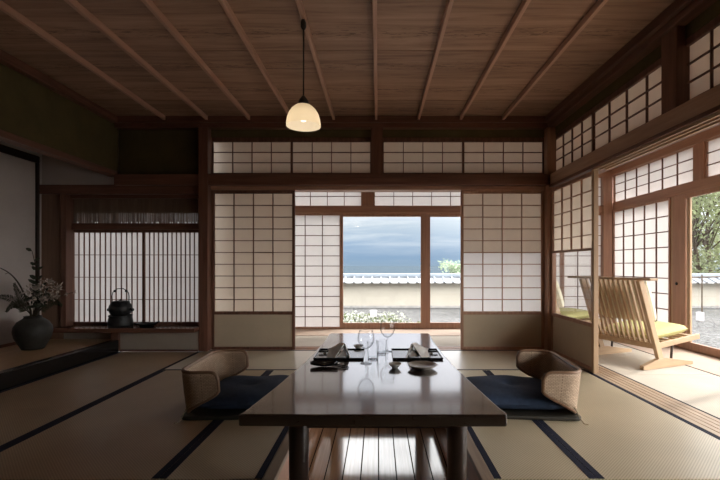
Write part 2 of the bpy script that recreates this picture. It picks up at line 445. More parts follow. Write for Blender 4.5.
trim('pale post at the edge of the open right doorway', pale('Z'), [(1.852, 1.895, 3.65, 3.69, 0, ZK0)])
trim('wooden floor track under the far screens', mid('X'), [(-1.84, 1.85, 4.66, 4.86, -.03, .0), (-1.84, 1.85, 4.725, 4.735, 0, .004), (-1.84, 1.85, 4.78, 4.79, 0, .004)], 0)
trim('grooved wooden floor track of the right doorway', wood('track_wood', (.44, .32, .22), (.33, .23, .15), 'Y'), [(1.85, 2.06, -2.9, 4.66, -.03, -.008)] + [(1.852 + i * .042, 1.886 + i * .042, -2.9, 4.66, -.008, 0) for i in range(5)], 0)
# plaster strips above the high windows
w = MB().box(-1.84, 1.84, 4.69, 4.80, 2.345, 2.53).box(-2.86, -1.94, 4.69, 4.80, 1.93, 2.53).box(1.93, 2.05, 4.72, 4.82, 1.93, 2.53)
struct(w.build('wall_back', M_olive), 'dark olive plaster of the far wall above the windows', 'wall')
struct(MB().box(1.92, 2.03, -2.9, 4.69, 2.345, 2.53).build('wall_right', M_olive), 'olive plaster strip above the right high windows', 'wall')
w = MB().box(-2.96, -2.86, -2.9, 4.69, 1.955, 2.55)
struct(w.build('wall_left', M_olive), 'olive plaster wall above the alcove lintel', 'wall')
trim('lintel beam over the left alcove opening', dark('Y'), [(-2.96, -2.855, -2.9, 4.69, 1.905, 1.958)])
struct(MB().box(-3.9, 3.7, -3.05, -2.9, -.5, 2.7).build('wall_front', M_board), 'plain wall behind the viewer', 'wall')
struct(MB().box(-2.96, -2.86, -2.9, 1.4, -.1, 1.905).build('wall_left_lower', M_olive), 'olive plaster wall beside the alcove near the viewer', 'wall')

root = thing('door_15', 'unseen board panel added in the right wall to keep light off the left', 'door', (1.88, .80, 0), 0, None, 'structure')  # added out of view to block daylight from the left of the room
MB().box(0, .03, -3.7, 0, .03, ZK0).build('board', M_board, root); MB().box(-.005, .035, -3.7, 0, 0, .03).box(-.005, .035, -.04, 0, .03, ZK0).build('frame', mid('Y'), root)  # board and frame of the added unseen light-blocking panel
# ------------------------------------------------------------------ alcove
AZ = .12
af = MB().box(-3.70, -2.86, 1.4, 4.69, -.3, AZ)
struct(af.build('floor_alcove', wood('alcove_floor', (.47, .295, .155), (.36, .215, .11), 'Y', .35, .5)), 'raised amber wooden floor of the alcove', 'floor')
trim('black lacquered step along the alcove floor', M_lacquer, [(-2.86, -2.78, 1.4, 4.56, -.03, AZ + .01)], .006)
w = MB().box(-3.80, -3.70, 1.3, 4.95, 0, 2.6).box(-3.7, -2.96, 1.3, 1.4, 0, 2.6)
struct(w.build('wall_alcove_side', M_plaster), 'pale grey plaster side wall of the alcove', 'wall')
trim('dark frame beam and post on the alcove side wall', wood('black_frame', (.035, .02, .014), (.02, .012, .009), 'Y'), [(-3.70, -3.675, 1.4, 4.62, 2.035, 2.11), (-3.70, -3.675, 4.585, 4.62, AZ, 2.035)])
trim('thin dark skirting along the alcove side wall', dark('Y'), [(-3.70, -3.685, 1.4, 4.585, AZ, AZ + .03)], .002)
SX0, SX1, SZ0, SZ1 = -3.42, -1.94, .262, 1.69
w = MB().box(-3.70, -2.86, 4.68, 4.84, 1.81, 2.6)
struct(w.build('wall_alcove_back', M_plaster), 'pale plaster above the alcove window', 'wall')
w = MB().box(-2.79, -1.94, 4.60, 4.84, 0, .215).box(-3.70, -2.87, 4.68, 4.84, AZ, .215)
struct(w.build('wall_alcove_base', plain('brown_plaster', (.36, .305, .255), .9, .1, .05, 4, .1)), 'low pale plaster panels under the alcove shelf', 'wall')
trim('dark head beam above the alcove window', dark('X'), [(-3.70, -1.94, 4.64, 4.84, SZ1 + .02, 1.81), (-3.42, -1.94, 4.70, 4.84, SZ1 - .02, SZ1 + .02)])
trim('brown boarded pillar left of the alcove window', wood('brown_pillar', (.27, .16, .105), (.19, .11, .075), 'Z'), [(-3.70, -3.46, 4.67, 4.84, AZ, SZ1 + .02)])
trim('dark jamb on the left side of the alcove window', dark('Z'), [(-3.46, -3.40, 4.63, 4.84, .215, SZ1 + .02)])
trim('short dark post under the alcove shelf at the step end', dark('Z'), [(-2.87, -2.79, 4.56, 4.66, 0, .215)])
trim('dark foot rail under the alcove base panel', dark('X'), [(-2.79, -1.94, 4.58, 4.60, 0, .02)], .002)
sh = MB().box(-3.46, -1.94, 4.49, 4.84, .215, SZ0)
tag(sh.build('shelf', wood('dark_shelf', DK1, DK2, 'X', .18, .5), bevel=.005), 'dark polished shelf board below the alcove window', 'shelf')

# ------------------------------------------------------------------ shoji
def shoji(name, label, loc, rz, W, Hh, rows, cols, stile=.03, top=.036, bot=.036, base=0., matf=dark, pap=None,
          lower=None, lrows=0, cat='door', t=.03, k=.009, lat=None, midrail=.035, board=None):
    root = thing(name, label, cat, loc, rz, None, 'structure')
    pap = pap or M_paper_warm; lat = lat or matf('Z')
    fr = MB()
    fr.box(0, stile, 0, t, 0, Hh).box(W - stile, W, 0, t, 0, Hh)
    fr.box(stile, W - stile, 0, t, 0, bot).box(stile, W - stile, 0, t, Hh - top, Hh)
    z0 = bot
    if base > 0:
        fr.box(stile, W - stile, 0, t, base - midrail, base); z0 = base
    fr.build('frame', matf('Z'), root, bevel=.002)
    x0, x1, z1 = stile, W - stile, Hh - top
    zl = None; L = MB()
    tot = rows + lrows; dz = (z1 - z0) / tot
    if lrows: zl = z0 + dz * lrows
    for i in range(1, tot):
        z = z0 + dz * i; kk = k * (1.3 if (lrows and i == lrows) else 1)
        if lower == 'glass' and i < lrows: continue
        L.box(x0, x1, .006, .020, z - kk / 2, z + kk / 2)
    for i in range(1, cols):
        x = x0 + (x1 - x0) * i / cols; zb = zl if lower == 'glass' else z0
        L.box(x - k / 2, x + k / 2, .005, .021, zb, z1)
    L.build('lattice', lat, root)
    zb = zl if lower else z0
    MB().add([(x0, .0215, zb), (x1, .0215, zb), (x1, .0215, z1), (x0, .0215, z1)], [(0, 1, 2, 3)]).build('paper', pap, root)
    if lower == 'glass':
        MB().box(x0, x1, .013, .017, z0, zl).build('glass_pane', M_glass, root)
        MB().box(x0, x1, .0, .02, zl - .012, zl + .012).build('middle_rail', matf('Z'), root)
    elif lower == 'thin':
        MB().add([(x0, .0217, z0), (x1, .0217, z0), (x1, .0217, zl), (x0, .0217, zl)], [(0, 1, 2, 3)]).build('lower_paper', M_paper_thin, root)
    if base > 0:
        MB().box(x0, x1, .008, .022, bot, base - midrail).build('base_board', board or M_board, root)
    return root
def glassdoor(name, label, loc, rz, W, Hh, ls=.075, rs=.06, top=.05, bot=.09, matf=None, knob=False):
    matf = matf or mid
    root = thing(name, label, 'door', loc, rz, None, 'structure')
    t = .035
    MB().box(0, ls, 0, t, 0, Hh).box(W - rs, W, 0, t, 0, Hh).box(ls, W - rs, 0, t, 0, bot).box(ls, W - rs, 0, t, Hh - top, Hh).build('frame', matf('Z'), root, bevel=.003)
    MB().box(ls, W - rs, .015, .020, bot, Hh - top).build('glass_pane', M_glass, root)
    if knob:
        kb = MB().lathe([(.001, 0), (.016, 0), (.018, .006), (.012, .012), (.001, .013)], 16)
        kb = kb.build('door_pull', M_iron, root, smooth=True); kb.location = (ls * .35, -.001, .72); kb.rotation_euler = (PI / 2, 0, 0)
    return root
Yd = 4.69
shoji('door_1', 'left inner paper screen of warm paper with plain board base', (-1.838, Yd, 0), 0, .92, ZK0, 10, 4, base=.42, bot=.03)
shoji('door_2', 'right inner paper screen with white lower half and board base', (.915, Yd, 0), 0, .92, ZK0, 5, 4, base=.42, bot=.03, lower='thin', lrows=5, matf=mid)
shoji('door_3', 'right wall screen with clear glass lower half by the doorway post', (1.872, 4.60, 0), -PI / 2, .91, ZK0, 5, 4, base=.42, bot=.03, lower='glass', lrows=5, matf=mid, stile=.035)
# high windows
ZR0, ZR1 = 1.93, 2.343
wl = [('window_1', 'leftmost high paper window of the far wall', -1.838, .882), ('window_2', 'high paper window left of the middle post', -.956, .882),
      ('window_3', 'high paper window right of the middle post', .052, .892), ('window_4', 'rightmost high paper window of the far wall', .944, .892)]
for n_, l_, x_, w_ in wl:
    shoji(n_, l_, (x_, 4.70, ZR0), 0, w_, ZR1 - ZR0, 3, 4, stile=.012, top=.048, bot=.022, cat='window', k=.008)
wl = [('window_5', 'high paper window of the right wall nearest the far corner', 4.66, .84), ('window_6', 'second high paper window of the right wall, beside the upper post', 3.82, 1.02),
      ('window_7', 'high paper window of the right wall at the top right picture edge', 2.70, .90), ('window_8', 'high paper window of the right wall beyond the picture edge', 1.82, .88)]
for n_, l_, y_, w_ in wl:
    shoji(n_, l_, (1.925, y_, ZR0), -PI / 2, w_, ZR1 - ZR0, 3, 4, stile=.014, top=.048, bot=.022, cat='window', k=.009)
# alcove window: two sliding panels of tight vertical bars, with reed transom
def barscreen(name, label, x, W):
    root = thing(name, label, 'window', (x, 4.745, SZ0), 0, None, 'structure'); hh = 1.325 - SZ0
    MB().box(0, .014, 0, .024, 0, hh).box(W - .014, W, 0, .024, 0, hh).box(.014, W - .014, 0, .024, 0, .035).box(.014, W - .014, 0, .024, hh - .03, hh).build('frame', dark('Z'), root)
    L = MB(); n = 13
    for i in range(1, n):
        xx = .014 + (W - .028) * i / n; L.box(xx - .0042, xx + .0042, .004, .018, .035, hh - .03)
    for i in range(1, 4):
        zz = .035 + (hh - .065) * i / 4; L.box(.014, W - .014, .006, .016, zz - .0035, zz + .0035)
    L.build('lattice', dark('Z'), root)
    MB().add([(.014, .019, .035), (W - .014, .019, .035), (W - .014, .019, hh - .03), (.014, .019, hh - .03)], [(0, 1, 2, 3)]).build('paper', M_paper_white, root)
barscreen('window_9', 'left alcove window panel of tight vertical bars behind the kettle', -3.42, .80)
barscreen('window_10', 'right alcove window panel of tight vertical bars beside the corner post', -2.62, .68)
root = thing('window_11', 'reed transom above the alcove window panels', 'window', (-3.42, 4.745, 1.325), 0, None, 'structure')
MB().box(0, 1.48, -.03, .03, 0, .07).build('frame', dark('X'), root)
L = MB()
for i in range(190):
    xx = .004 + 1.472 * i / 190 + random.uniform(-.0015, .0015); z0 = .07 if random.random() < .9 else .09
    L.box(xx, xx + .0052, .0, .005, z0, .365)
L.build('reed_blind', wood('reeds', (.20, .13, .09), (.12, .075, .05), 'Z'), root)
MB().add([(0, .019, .07), (1.48, .019, .07), (1.48, .019, .19), (0, .019, .19)], [(0, 1, 2, 3)]).build('paper', M_paper_white, root)
MB().box(0, 1.48, .012, .022, .19, .38).build('back_board', dark('X'), root)

# ------------------------------------------------------------------ veranda outer walls
YO, XO = 6.2, 3.40
OZ = 1.69
shoji('door_4', 'white outer paper screen left of the big glass door', (-1.60, YO, .0), 0, 1.07, OZ, 11, 4, stile=.03, top=.03, bot=.03, matf=mid, pap=M_paper_white, k=.010, lat=dark('Z'))
glassdoor('door_5', 'large glass door facing the sea in the middle', (-.53, YO, 0), 0, 1.23, OZ, ls=.02, rs=.075)
glassdoor('door_6', 'glass door facing the sea right of the double stile', (.69, YO + .02, 0), 0, 1.20, OZ, ls=.075, rs=.05)
shoji('door_7', 'white outer paper screen seen past the right glass door', (1.86, YO, 0), 0, .83, OZ, 11, 3, stile=.03, top=.03, bot=.03, matf=mid, pap=M_paper_white, k=.010, lat=dark('Z'))
shoji('door_8', 'white outer paper screen at the veranda corner', (2.69, YO, 0), 0, .66, OZ, 11, 3, stile=.03, top=.03, bot=.03, matf=mid, pap=M_paper_white, k=.010, lat=dark('Z'))
trim('reddish head beam over the outer far doors', mid('X'), [(-1.75, 3.62, 6.16, 6.28, OZ, 1.79)])
trim('upper beam of the outer far wall', mid('X'), [(-1.75, 3.62, 6.14, 6.28, 2.22, 2.58)])
trim('wide sill under the outer far doors', mid('X'), [(-1.75, 3.62, 6.20, 6.30, -.1, -.001)])
trim('short reddish post above the big glass door', mid('Z'), [(-.226, -.066, 6.15, 6.27, 1.79, 2.22)])
trim('outer corner post of the veranda', mid('Z'), [(3.26, 3.385, 6.14, 6.30, 0, 2.22), (3.385, 3.50, 6.175, 6.30, 0, 2.22)])
k_ = 12
for x0, w_, c_, l_ in ((-1.75, 1.524, 6, 'outer transom left of the short post'), (-.066, 1.70, 6, 'outer transom above the glass doors right of the short post'), (1.634, 1.70, 6, 'outer transom behind the right paper screen')):
    shoji('window_%d' % k_, l_, (x0, YO, 1.79), 0, w_, .43, 3, c_, stile=.02, top=.01, bot=.01, matf=mid, pap=M_paper_white, cat='window', k=.009, lat=dark('Z')); k_ += 1
struct(MB().box(-1.85, -1.75, 4.86, 6.3, -.5, 2.6).build('wall_veranda_end', M_plaster), 'plaster end wall of the far veranda', 'wall')
# right outer wall
OZR = 1.72
shoji('door_9', 'white outer paper screen behind the wooden easy chair', (XO, 6.17, 0), -PI / 2, 1.22, OZR, 9, 5, stile=.03, top=.025, bot=.04, matf=mid, pap=M_paper_white, k=.012, lat=dark('Z'))
trim('pale door jamb beside the white outer screen', pale('Z'), [(3.41, 3.46, 4.905, 4.95, 0, OZR)])
glassdoor('door_10', 'right glass door with a dark round pull looking onto the trees', (XO, 4.905, 0), -PI / 2, 1.39, OZR, ls=.20, rs=.06, matf=mid, knob=True)
glassdoor('door_11', 'second right glass door toward the viewer', (XO + .04, 3.58, 0), -PI / 2, 1.36, OZR, ls=.07, rs=.06)
glassdoor('door_12', 'third right glass door outside the picture', (XO, 2.28, 0), -PI / 2, 1.4, OZR, ls=.07, rs=.06)
glassdoor('door_13', 'fourth right glass door outside the picture', (XO + .04, .94, 0), -PI / 2, 1.4, OZR, ls=.07, rs=.06)
glassdoor('door_14', 'fifth right glass door outside the picture', (XO, -.40, 0), -PI / 2, 1.4, OZR, ls=.07, rs=.06)
trim('pale stile beside the tree view', pale('Z'), [(3.405, 3.43, 4.64, 4.69, .02, OZR)])
trim('reddish head beam over the outer right doors', mid('Y'), [(3.39, 3.55, -2.9, 6.14, OZR, 1.83)])
trim('thick upper beam of the outer right wall', mid('Y'), [(3.37, 3.55, -2.9, 6.14, 2.22, 2.58)])
trim('wooden sill under the outer right doors', mid('Y'), [(3.44, 3.58, -2.9, 6.2, -.12, .001), (3.40, 3.43, -2.9, 4.9, -.03, .015)])
trim('upper pillar of the outer right wall', mid('Z'), [(3.385, 3.55, 4.42, 4.57, 1.83, 2.22)])
for y0, w_, c_, l_ in ((6.14, 1.57, 6, 'outer right transom next to the veranda corner'), (4.42, 1.82, 7, 'outer right transom nearer the viewer'), (2.6, 1.9, 7, 'outer right transom beyond the picture edge'), (.7, 1.9, 7, 'far outer right transom beyond the picture edge')):
    shoji('window_%d' % k_, l_, (XO, y0, 1.83), -PI / 2, w_, .39, 3, c_, stile=.02, top=.01, bot=.01, matf=mid, pap=M_paper_white, cat='window', k=.009, lat=dark('Z')); k_ += 1
struct(MB().box(3.43, 3.55, -2.9, -1.8, 0, 2.2).build('wall_veranda_right', M_plaster), 'plaster wall at the near end of the veranda', 'wall')

# ------------------------------------------------------------------ pendant lamp
PYp = 2.71; px_, pz_ = (303.5 - 378) * PYp / F, H + (265.5 - 126.3) * PYp / F
lamp = thing('pendant_lamp', 'lit pendant lamp with milky dome shade hanging from the ceiling', 'lamp', (px_, PYp, pz_))
R = .109
prof = [(R, 0), (R * 1.0, .018), (R * .965, .045), (R * .87, .078), (R * .70, .108), (R * .47, .130), (R * .24, .140)]
m = MB(); m.open_top = True
sv = prof; m.lathe(sv, 40)
m.f = [f for f in m.f if len(f) == 4]
m_sh, nt, out = nodes_of('milk_glass_shade')
d = nt.nodes.new('ShaderNodeBsdfDiffuse'); t_ = nt.nodes.new('ShaderNodeBsdfTranslucent'); d.inputs[0].default_value = (.9, .87, .8, 1); t_.inputs[0].default_value = (.95, .87, .72, 1)
mx = nt.nodes.new('ShaderNodeMixShader'); mx.inputs[0].default_value = .5
nt.links.new(d.outputs[0], mx.inputs[1]); nt.links.new(t_.outputs[0], mx.inputs[2]); nt.links.new(mx.outputs[0], out.inputs[0])
m.build('shade', m_sh, lamp, smooth=True)
m_dkb = plain('dark_bronze', (.03, .022, .017), .4, .5, .1, 20)
MB().lathe([(.001, .135), (.034, .135), (.033, .155), (.024, .172), (.014, .186), (.006, .196)], 20).build('cap', m_dkb, lamp, smooth=True)
top_z = cz - .044 - pz_
MB().tube([(0, 0, .19), (0, 0, top_z - .05)], .0045, 8).build('cord', m_dkb, lamp)
MB().lathe([(.010, top_z - .06), (.018, top_z - .045), (.018, top_z - .02), (.012, top_z)], 16).build('ceiling_hook', m_dkb, lamp, smooth=True)
BULB = MB().sphere((0, 0, .055), .026, 16, 10).build('bulb', emit('bulb_glow', (1., .84, .62), 1.6), lamp, smooth=True)
BULB.parent = MB().tube([(0, 0, .08), (0, 0, .138)], .013, 12).build('socket', m_dkb, lamp)
pl = bpy.data.lights.new('pendant_light', 'POINT'); pl.energy = .42; pl.color = (1., .80, .56); pl.shadow_soft_size = .03
po = bpy.data.objects.new('pendant_light', pl); COL.objects.link(po); po.parent = lamp; po.location = (0, 0, .02)

# ------------------------------------------------------------------ table
TZ = .36; TT = .046
left = [(1.615, -.532), (1.66, -.520), (2.0, -.478), (2.41, -.440), (2.75, -.418), (3.19, -.403), (3.53, -.405), (3.56, -.395)]
right = [(3.56, .418), (3.53, .428), (3.19, .416), (2.7, .421), (2.4, .432), (2.2, .446), (1.9, .468), (1.68, .488), (1.64, .496), (1.61, .490)]
ty = 2.6
tb = thing('low_table', 'long dark polished low table over the floor pit', 'table', (0, ty, PD))
poly = [(x, y - ty) for y, x in left] + [(x, y - ty) for y, x in right]
m_top = wood('table_lacquer', (.052, .030, .022), (.024, .014, .011), 'Y', .2, .6, 1., .6)
MB().prism(poly[::-1], TZ - TT - PD, TZ - PD).build('tabletop', m_top, tb, bevel=.008, seg=3)
m_leg = wood('table_leg', (.05, .028, .02), (.025, .014, .011), 'Z', .3, .5)
for sx in (-1, 1):
    for yy in (1.78, 3.32):
        MB().tube([(sx * .331, yy - ty, 0), (sx * .331, yy - ty, .3), (sx * .331, yy - ty, TZ - TT - PD)], [.038, .041, .043], 20).build('leg', m_leg, tb, smooth=True, bevel=.003)
for yy in (1.78, 3.32): MB().box(-.3, .3, yy - ty - .02, yy - ty + .02, TZ - TT - PD - .06, TZ - TT - PD).build('crossbar', m_leg, tb)

# ------------------------------------------------------------------ floor chairs
m_wick = wicker_mat('woven_rattan', (.60, .44, .31), (.22, .14, .09), .020, .0085)
m_rim = wood('rattan_rim', (.27, .16, .095), (.18, .10, .06), 'X', .4)
def zaisu(loc, rz, label):
    root = thing('floor_chair', label, 'chair', loc, rz, 'floor chairs at the low table')
    BXx, HY, RC = -.275, .315, .10; XT = -.06
    # outline of the wrap-around back: wing tip -> corner -> back -> corner -> wing tip
    path = []
    for i in range(7): path.append((XT + (BXx + RC - XT) * i / 6, -HY))
    for i in range(1, 9):
        a = PI / 2 * i / 8; path.append((BXx + RC - RC * math.sin(a), -HY + RC - RC * math.cos(a)))
    for i in range(1, 11): path.append((BXx, -HY + RC + (2 * HY - 2 * RC) * i / 10))
    for i in range(1, 9):
        a = PI / 2 * i / 8; path.append((BXx + RC - RC * math.cos(a), HY - RC + RC * math.sin(a)))
    for i in range(1, 7): path.append((BXx + RC + (XT - BXx - RC) * i / 6, HY))
    ln = [0.]
    for a, b in zip(path, path[1:]): ln.append(ln[-1] + math.hypot(b[0] - a[0], b[1] - a[1]))
    T = ln[-1]
    def prof(u):
        d = min(u, 1 - u) * T
        wl = .23
        k = max(0., 1 - d / wl)
        zb = .035 + .13 * k; zt = .288
        if d < .045:
            q = 1 - d / .045; zt -= .045 * (1 - math.sqrt(max(0, 1 - q * q))); zb += .012 * (1 - math.sqrt(max(0, 1 - q * q)))
        return zb, zt
    def pt(u, v):
        s = u * T; i = 0
        while i < len(ln) - 2 and ln[i + 1] < s: i += 1
        f = (s - ln[i]) / max(1e-9, ln[i + 1] - ln[i])
        x = path[i][0] + (path[i + 1][0] - path[i][0]) * f; y = path[i][1] + (path[i + 1][1] - path[i][1]) * f
        zb, zt = prof(u); z = zb + (zt - zb) * v
        lean = 1 + .04 * z / .288
        return (x - .03 * z / .288 * (1 if x < -.15 else .4), y * lean, z), (s, z)
    MB().grid(pt, 90, 8).build('woven_back', m_wick, root, smooth=True, solid=.022)
    N = 90
    rim = [pt(i / N, 1)[0] for i in range(N + 1)] + [pt(1, 1 - j / 5)[0] for j in range(1, 5)] + [pt(1 - i / N, 0)[0] for i in range(N + 1)] + [pt(0, j / 5)[0] for j in range(1, 5)]
    MB().tube(rim, .0125, 8, closed=True).build('rim', m_rim, root, smooth=True)
    bp = []
    for cx, cy, a0 in ((.27, .28, 0), (-.26, .28, 1), (-.26, -.28, 2), (.27, -.28, 3)):
        for j in range(5):
            a = PI / 2 * (a0 + j / 4); bp.append((cx + .04 * math.cos(a), cy + .04 * math.sin(a)))
    MB().prism(bp, .0, .024).build('base', plain('dark_base', (.035, .03, .022), .5, .4, .1, 20), root, bevel=.008)
    return root
def zabuton(loc, rz, label):
    root = thing('floor_cushion', label, 'cushion', loc, rz, 'navy cushions on the floor chairs')
    A, B, Th = .285, .30, .056
    def srf(sgn):
        def f(u, v):
            a, b = u * 2 - 1, v * 2 - 1
            e = (max(0, 1 - a ** 6) * max(0, 1 - b ** 6)) ** .5
            pin = 1 - .05 * (1 - abs(a * b)) * max(a * a, b * b) 
            tuft = .018 * math.exp(-((a * A) ** 2 + (b * B) ** 2) / .003)
            wob = .006 * math.sin(5 * a + 2 * b) * math.cos(4 * b)
            z = Th + sgn * (Th * (.35 + .65 * (1 - .45 * (a * a + b * b) / 2)) * e - (tuft - wob * e) * (sgn > 0))
            return (a * A * pin, b * B * pin, z), (u, v)
        return f
    m = MB(); m.grid(srf(1), 36, 36)
    n0 = len(m.f); m.grid(srf(-1), 36, 36); m.f[n0:] = [f[::-1] for f in m.f[n0:]]
    cv = m.build('cover', M_fabric_navy, root, smooth=True)
    tf = MB()
    for k in range(5):
        a = -.4 + k * .2; tf.tube([(-.03 + .012 * k - .03, -.02 + .01 * k, Th * 1.55), (.0, 0, Th * 1.58), (.03 - .006 * k + .03, .02 - .012 * k, Th * 1.55)], .0022, 5)
    tf.build('tuft', plain('navy_thread', (.012, .018, .04), .8, .2), cv)
    return root
def tie(root, side):
    c = MB().tube([(-.28, side * .27, .05), (-.305, side * .30, .055), (-.315, side * .325, .03), (-.325, side * .34, .0), (-.34, side * .36, -.020), (-.36, side * .37, -.021)], .003, 6)
    c.build('tie_cord', plain('hemp_cord', (.30, .24, .16), .9, .1), root, smooth=True)
zaisu((-.90, 2.865, 0), .04, 'woven floor chair on the left side of the table')
zaisu((.948, 2.865, 0), PI - .09, 'woven floor chair on the right side of the table')
zl_ = zabuton((-.85, 2.87, .025), .04, 'dark navy floor cushion on the left floor chair')
zr_ = zabuton((.895, 2.865, .025), PI - .09, 'navy floor cushion on the right floor chair')
tie(zr_, 1); tie(zl_, -1)

# ------------------------------------------------------------------ table ware
def tz(px, py): return onz(px, py, TZ)
m_nap = plain('grey_linen', (.68, .64, .61), .9, .1, .1, 60, .3)
m_dish = plain('grey_stoneware', (.62, .60, .57), .3, .5, .2, 30)
m_brown = plain('brown_stoneware', (.36, .31, .26), .28, .5, .25, 25)
m_wine = glass('drinking_glass', (.97, .975, .98), 1.0)
def ring_box(m, x0, x1, y0, y1, z0, z1, t):
    m.box(x0, x1, y0, y0 + t, z0, z1).box(x0, x1, y1 - t, y1, z0, z1).box(x0, x0 + t, y0 + t, y1 - t, z0, z1).box(x1 - t, x1, y0 + t, y1 - t, z0, z1)
def setting(cx, s, side):
    yc = 2.695
    tr = thing('lacquer_tray', 'black lacquered tray on the %s side of the table' % side, 'tray', (cx, yc, TZ), 0, 'black table trays')
    MB().box(-.15, .15, -.145, .145, 0, .006).build('tray_base', M_lacquer, tr, bevel=.002)
    m = MB(); ring_box(m, -.152, .152, -.147, .147, .004, .013, .005); m.build('rim', M_lacquer, tr, bevel=.002)
    zt = TZ + .006
    # folded linen napkin standing as a little tent, its open triangle toward the middle of the table
    np_ = thing('napkin', 'grey linen napkin folded into a tent on the %s tray' % side, 'napkin', (cx - s * .022, yc - .06, zt), 0, 'folded napkins')
    P = lambda x, y, z: (s * x, y, z)
    m = MB()
    A0, A1, A2 = P(-.045, -.05, 0), P(.045, -.055, 0), P(-.012, -.03, .082)
    B0, B1, B2 = P(-.030, .06, 0), P(.10, .045, 0), P(.02, .07, .07)
    C1, C2 = P(.095, -.045, .0), P(.085, -.01, .042)
    m.add([A0, A2, B2, B0], [(0, 1, 2, 3)])
    m.add([A1, A2, B2, C2, C1], [(0, 1, 3, 4), (1, 2, 3)])
    m.add([B2, C2, C1, B1], [(0, 1, 2, 3)])
    m.build('outer_fold', m_nap, np_, solid=.007, bevel=.002)
    m = MB(); m.add([P(-.030, -.035, .002), P(.035, -.04, .002), P(-.008, -.018, .05)], [(0, 1, 2)]); m.build('inner_fold', m_nap, np_, solid=.005)
    pl_ = thing('small_plate', 'small dark-rimmed plate at the back of the %s tray' % side, 'plate', (cx + s * .035, yc + .085, zt), 0, 'small plates on the trays')
    MB().lathe([(.001, .002), (.028, 0), (.034, .003), (.056, .014), (.055, .017), (.032, .007), (.001, .006)], 32).build('dish', m_brown, pl_, smooth=True)
    for j in (0, 1):
        c = MB().tube([P(-.02, 0, 0), P(.125, .004, 0)], [.0032, .0042], 8)
        o = c.build('chopstick', M_lacquer); o.location = (cx + s * .015, yc + .022 - .013 * j, zt + .0115)
        tag(o, 'black chopstick %s the %s napkin' % ('behind' if j == 0 else 'right up against', side), 'chopstick', 'chopsticks on the trays')
    rs = MB().box(-.008, .008, -.022, .018, 0, .007); r_ = rs.build('chopstick_rest', m_brown, bevel=.002); r_.location = (cx + s * .10, yc + .018, zt)
    tag(r_, 'tiny chopstick rest on the %s tray' % side, 'chopstick rest', 'chopstick rests')
setting(-.238, -1, 'left'); setting(.240, 1, 'right')
def saucer(px, py, label, r=.036):
    p = tz(px, py); o = thing('sauce_dish', label, 'dish', p, 0, 'small sauce dishes')
    MB().lathe([(.001, 0), (.45 * r, 0), (.5 * r, .006), (.8 * r, .014), (r, .026), (.95 * r, .027), (.7 * r, .016), (.001, .010)], 28).build('bowl', m_dish, o, smooth=True)
saucer(395, 368, 'small stemmed grey sauce dish in front of the right tray')
saucer(358.5, 349, 'small grey sauce dish behind the left wine glass', .034)
p = tz(422.5, 368.5); o = thing('shallow_bowl', 'wide shallow brown pottery bowl in front of the right tray', 'bowl', p)
MB().lathe([(.001, 0), (.040, 0), (.043, .006), (.066, .011), (.083, .023), (.080, .025), (.062, .014), (.001, .009)], 40).build('dish', m_brown, o, smooth=True)
# leaf-shaped dish and skewer pick in front of the left tray
p = tz(324, 366.5); o = thing('leaf_dish', 'dark leaf-shaped dish in front of the left tray', 'dish', p)
m = MB()
def lf(u, v):
    a = u * 2 - 1; w = .036 * (1 - a * a) ** .6 + .002; b = v * 2 - 1
    return (a * .075, b * w, .004 + .016 * b * b + .010 * a * a), (u, v)
m.grid(lf, 24, 10).build('dish', M_lacquer, o, smooth=True, solid=.006)
MB().tube([(-.068, 0, .016), (.0, .004, .012), (.072, .002, .018)], .003, 6).build('vein', M_lacquer, o, smooth=True)
p = tz(338, 367); o = thing('tongs', 'slim dark metal tongs beside the leaf dish', 'tongs', p)
for sgn in (-1, 1):
    MB().tube([(-.055, .0, .014), (-.02, sgn * .014, .014), (.03, sgn * .022 - .012, .007), (.06, sgn * .016 - .03, .003)], .0028, 6).build('arm', M_iron, o, smooth=True)
def wine(px, py, hgt, label, rb=.049):
    p = tz(px, py); o = thing('wine_glass', label, 'glass', p, 0, 'wine glasses')
    zb = hgt * .45
    MB().lathe([(.034, 0), (.034, .0015), (.010, .005), (.004, .012)], 32).build('foot', m_wine, o, smooth=True)
    MB().lathe([(.004, .010), (.0035, zb * .6), (.006, zb)], 16).build('stem', m_wine, o, smooth=True)
    hb = hgt - zb
    pr = [(.003, zb), (rb * .45, zb + hb * .07), (rb * .80, zb + hb * .24), (rb * .98, zb + hb * .45), (rb, zb + hb * .56), (rb * .93, zb + hb * .78), (rb * .80, hgt)]
    mm = MB(); mm.open_top = True; mm.lathe(pr, 40); mm.f = [f for f in mm.f if len(f) == 4]
    mm.build('bowl', m_wine, o, smooth=True)
    MB().tube([(rb * .80 * math.cos(2 * PI * k / 40), rb * .80 * math.sin(2 * PI * k / 40), hgt) for k in range(40)], .0012, 6, closed=True).build('lip', m_wine, o, smooth=True)
wine(366, 363.5, .190, 'wine glass in front, between the two trays')
wine(387.5, 351.5, .205, 'wine glass farther back, beside the right tray')
def tumbler(px, py, label, r=.035, hgt=.105):
    p = tz(px, py); o = thing('tumbler', label, 'glass', p, 0, 'water tumblers')
    MB().lathe([(.001, 0), (r * .92, 0), (r * .94, .010), (.001, .010)], 32).build('base', m_wine, o, smooth=True)
    mm = MB(); mm.open_top = True; mm.lathe([(r * .93, .004), (r * .96, hgt * .5), (r, hgt)], 36); mm.f = [f for f in mm.f if len(f) == 4]
    mm.build('wall', m_wine, o, smooth=True)
    MB().tube([(r * math.cos(2 * PI * k / 36), r * math.sin(2 * PI * k / 36), hgt) for k in range(36)], .0011, 6, closed=True).build('lip', m_wine, o, smooth=True)
tumbler(373.0, 359.0, 'clear water tumbler just right of the front wine glass')
tumbler(381.5, 353.5, 'clear water tumbler left of the farther wine glass', .033, .085)

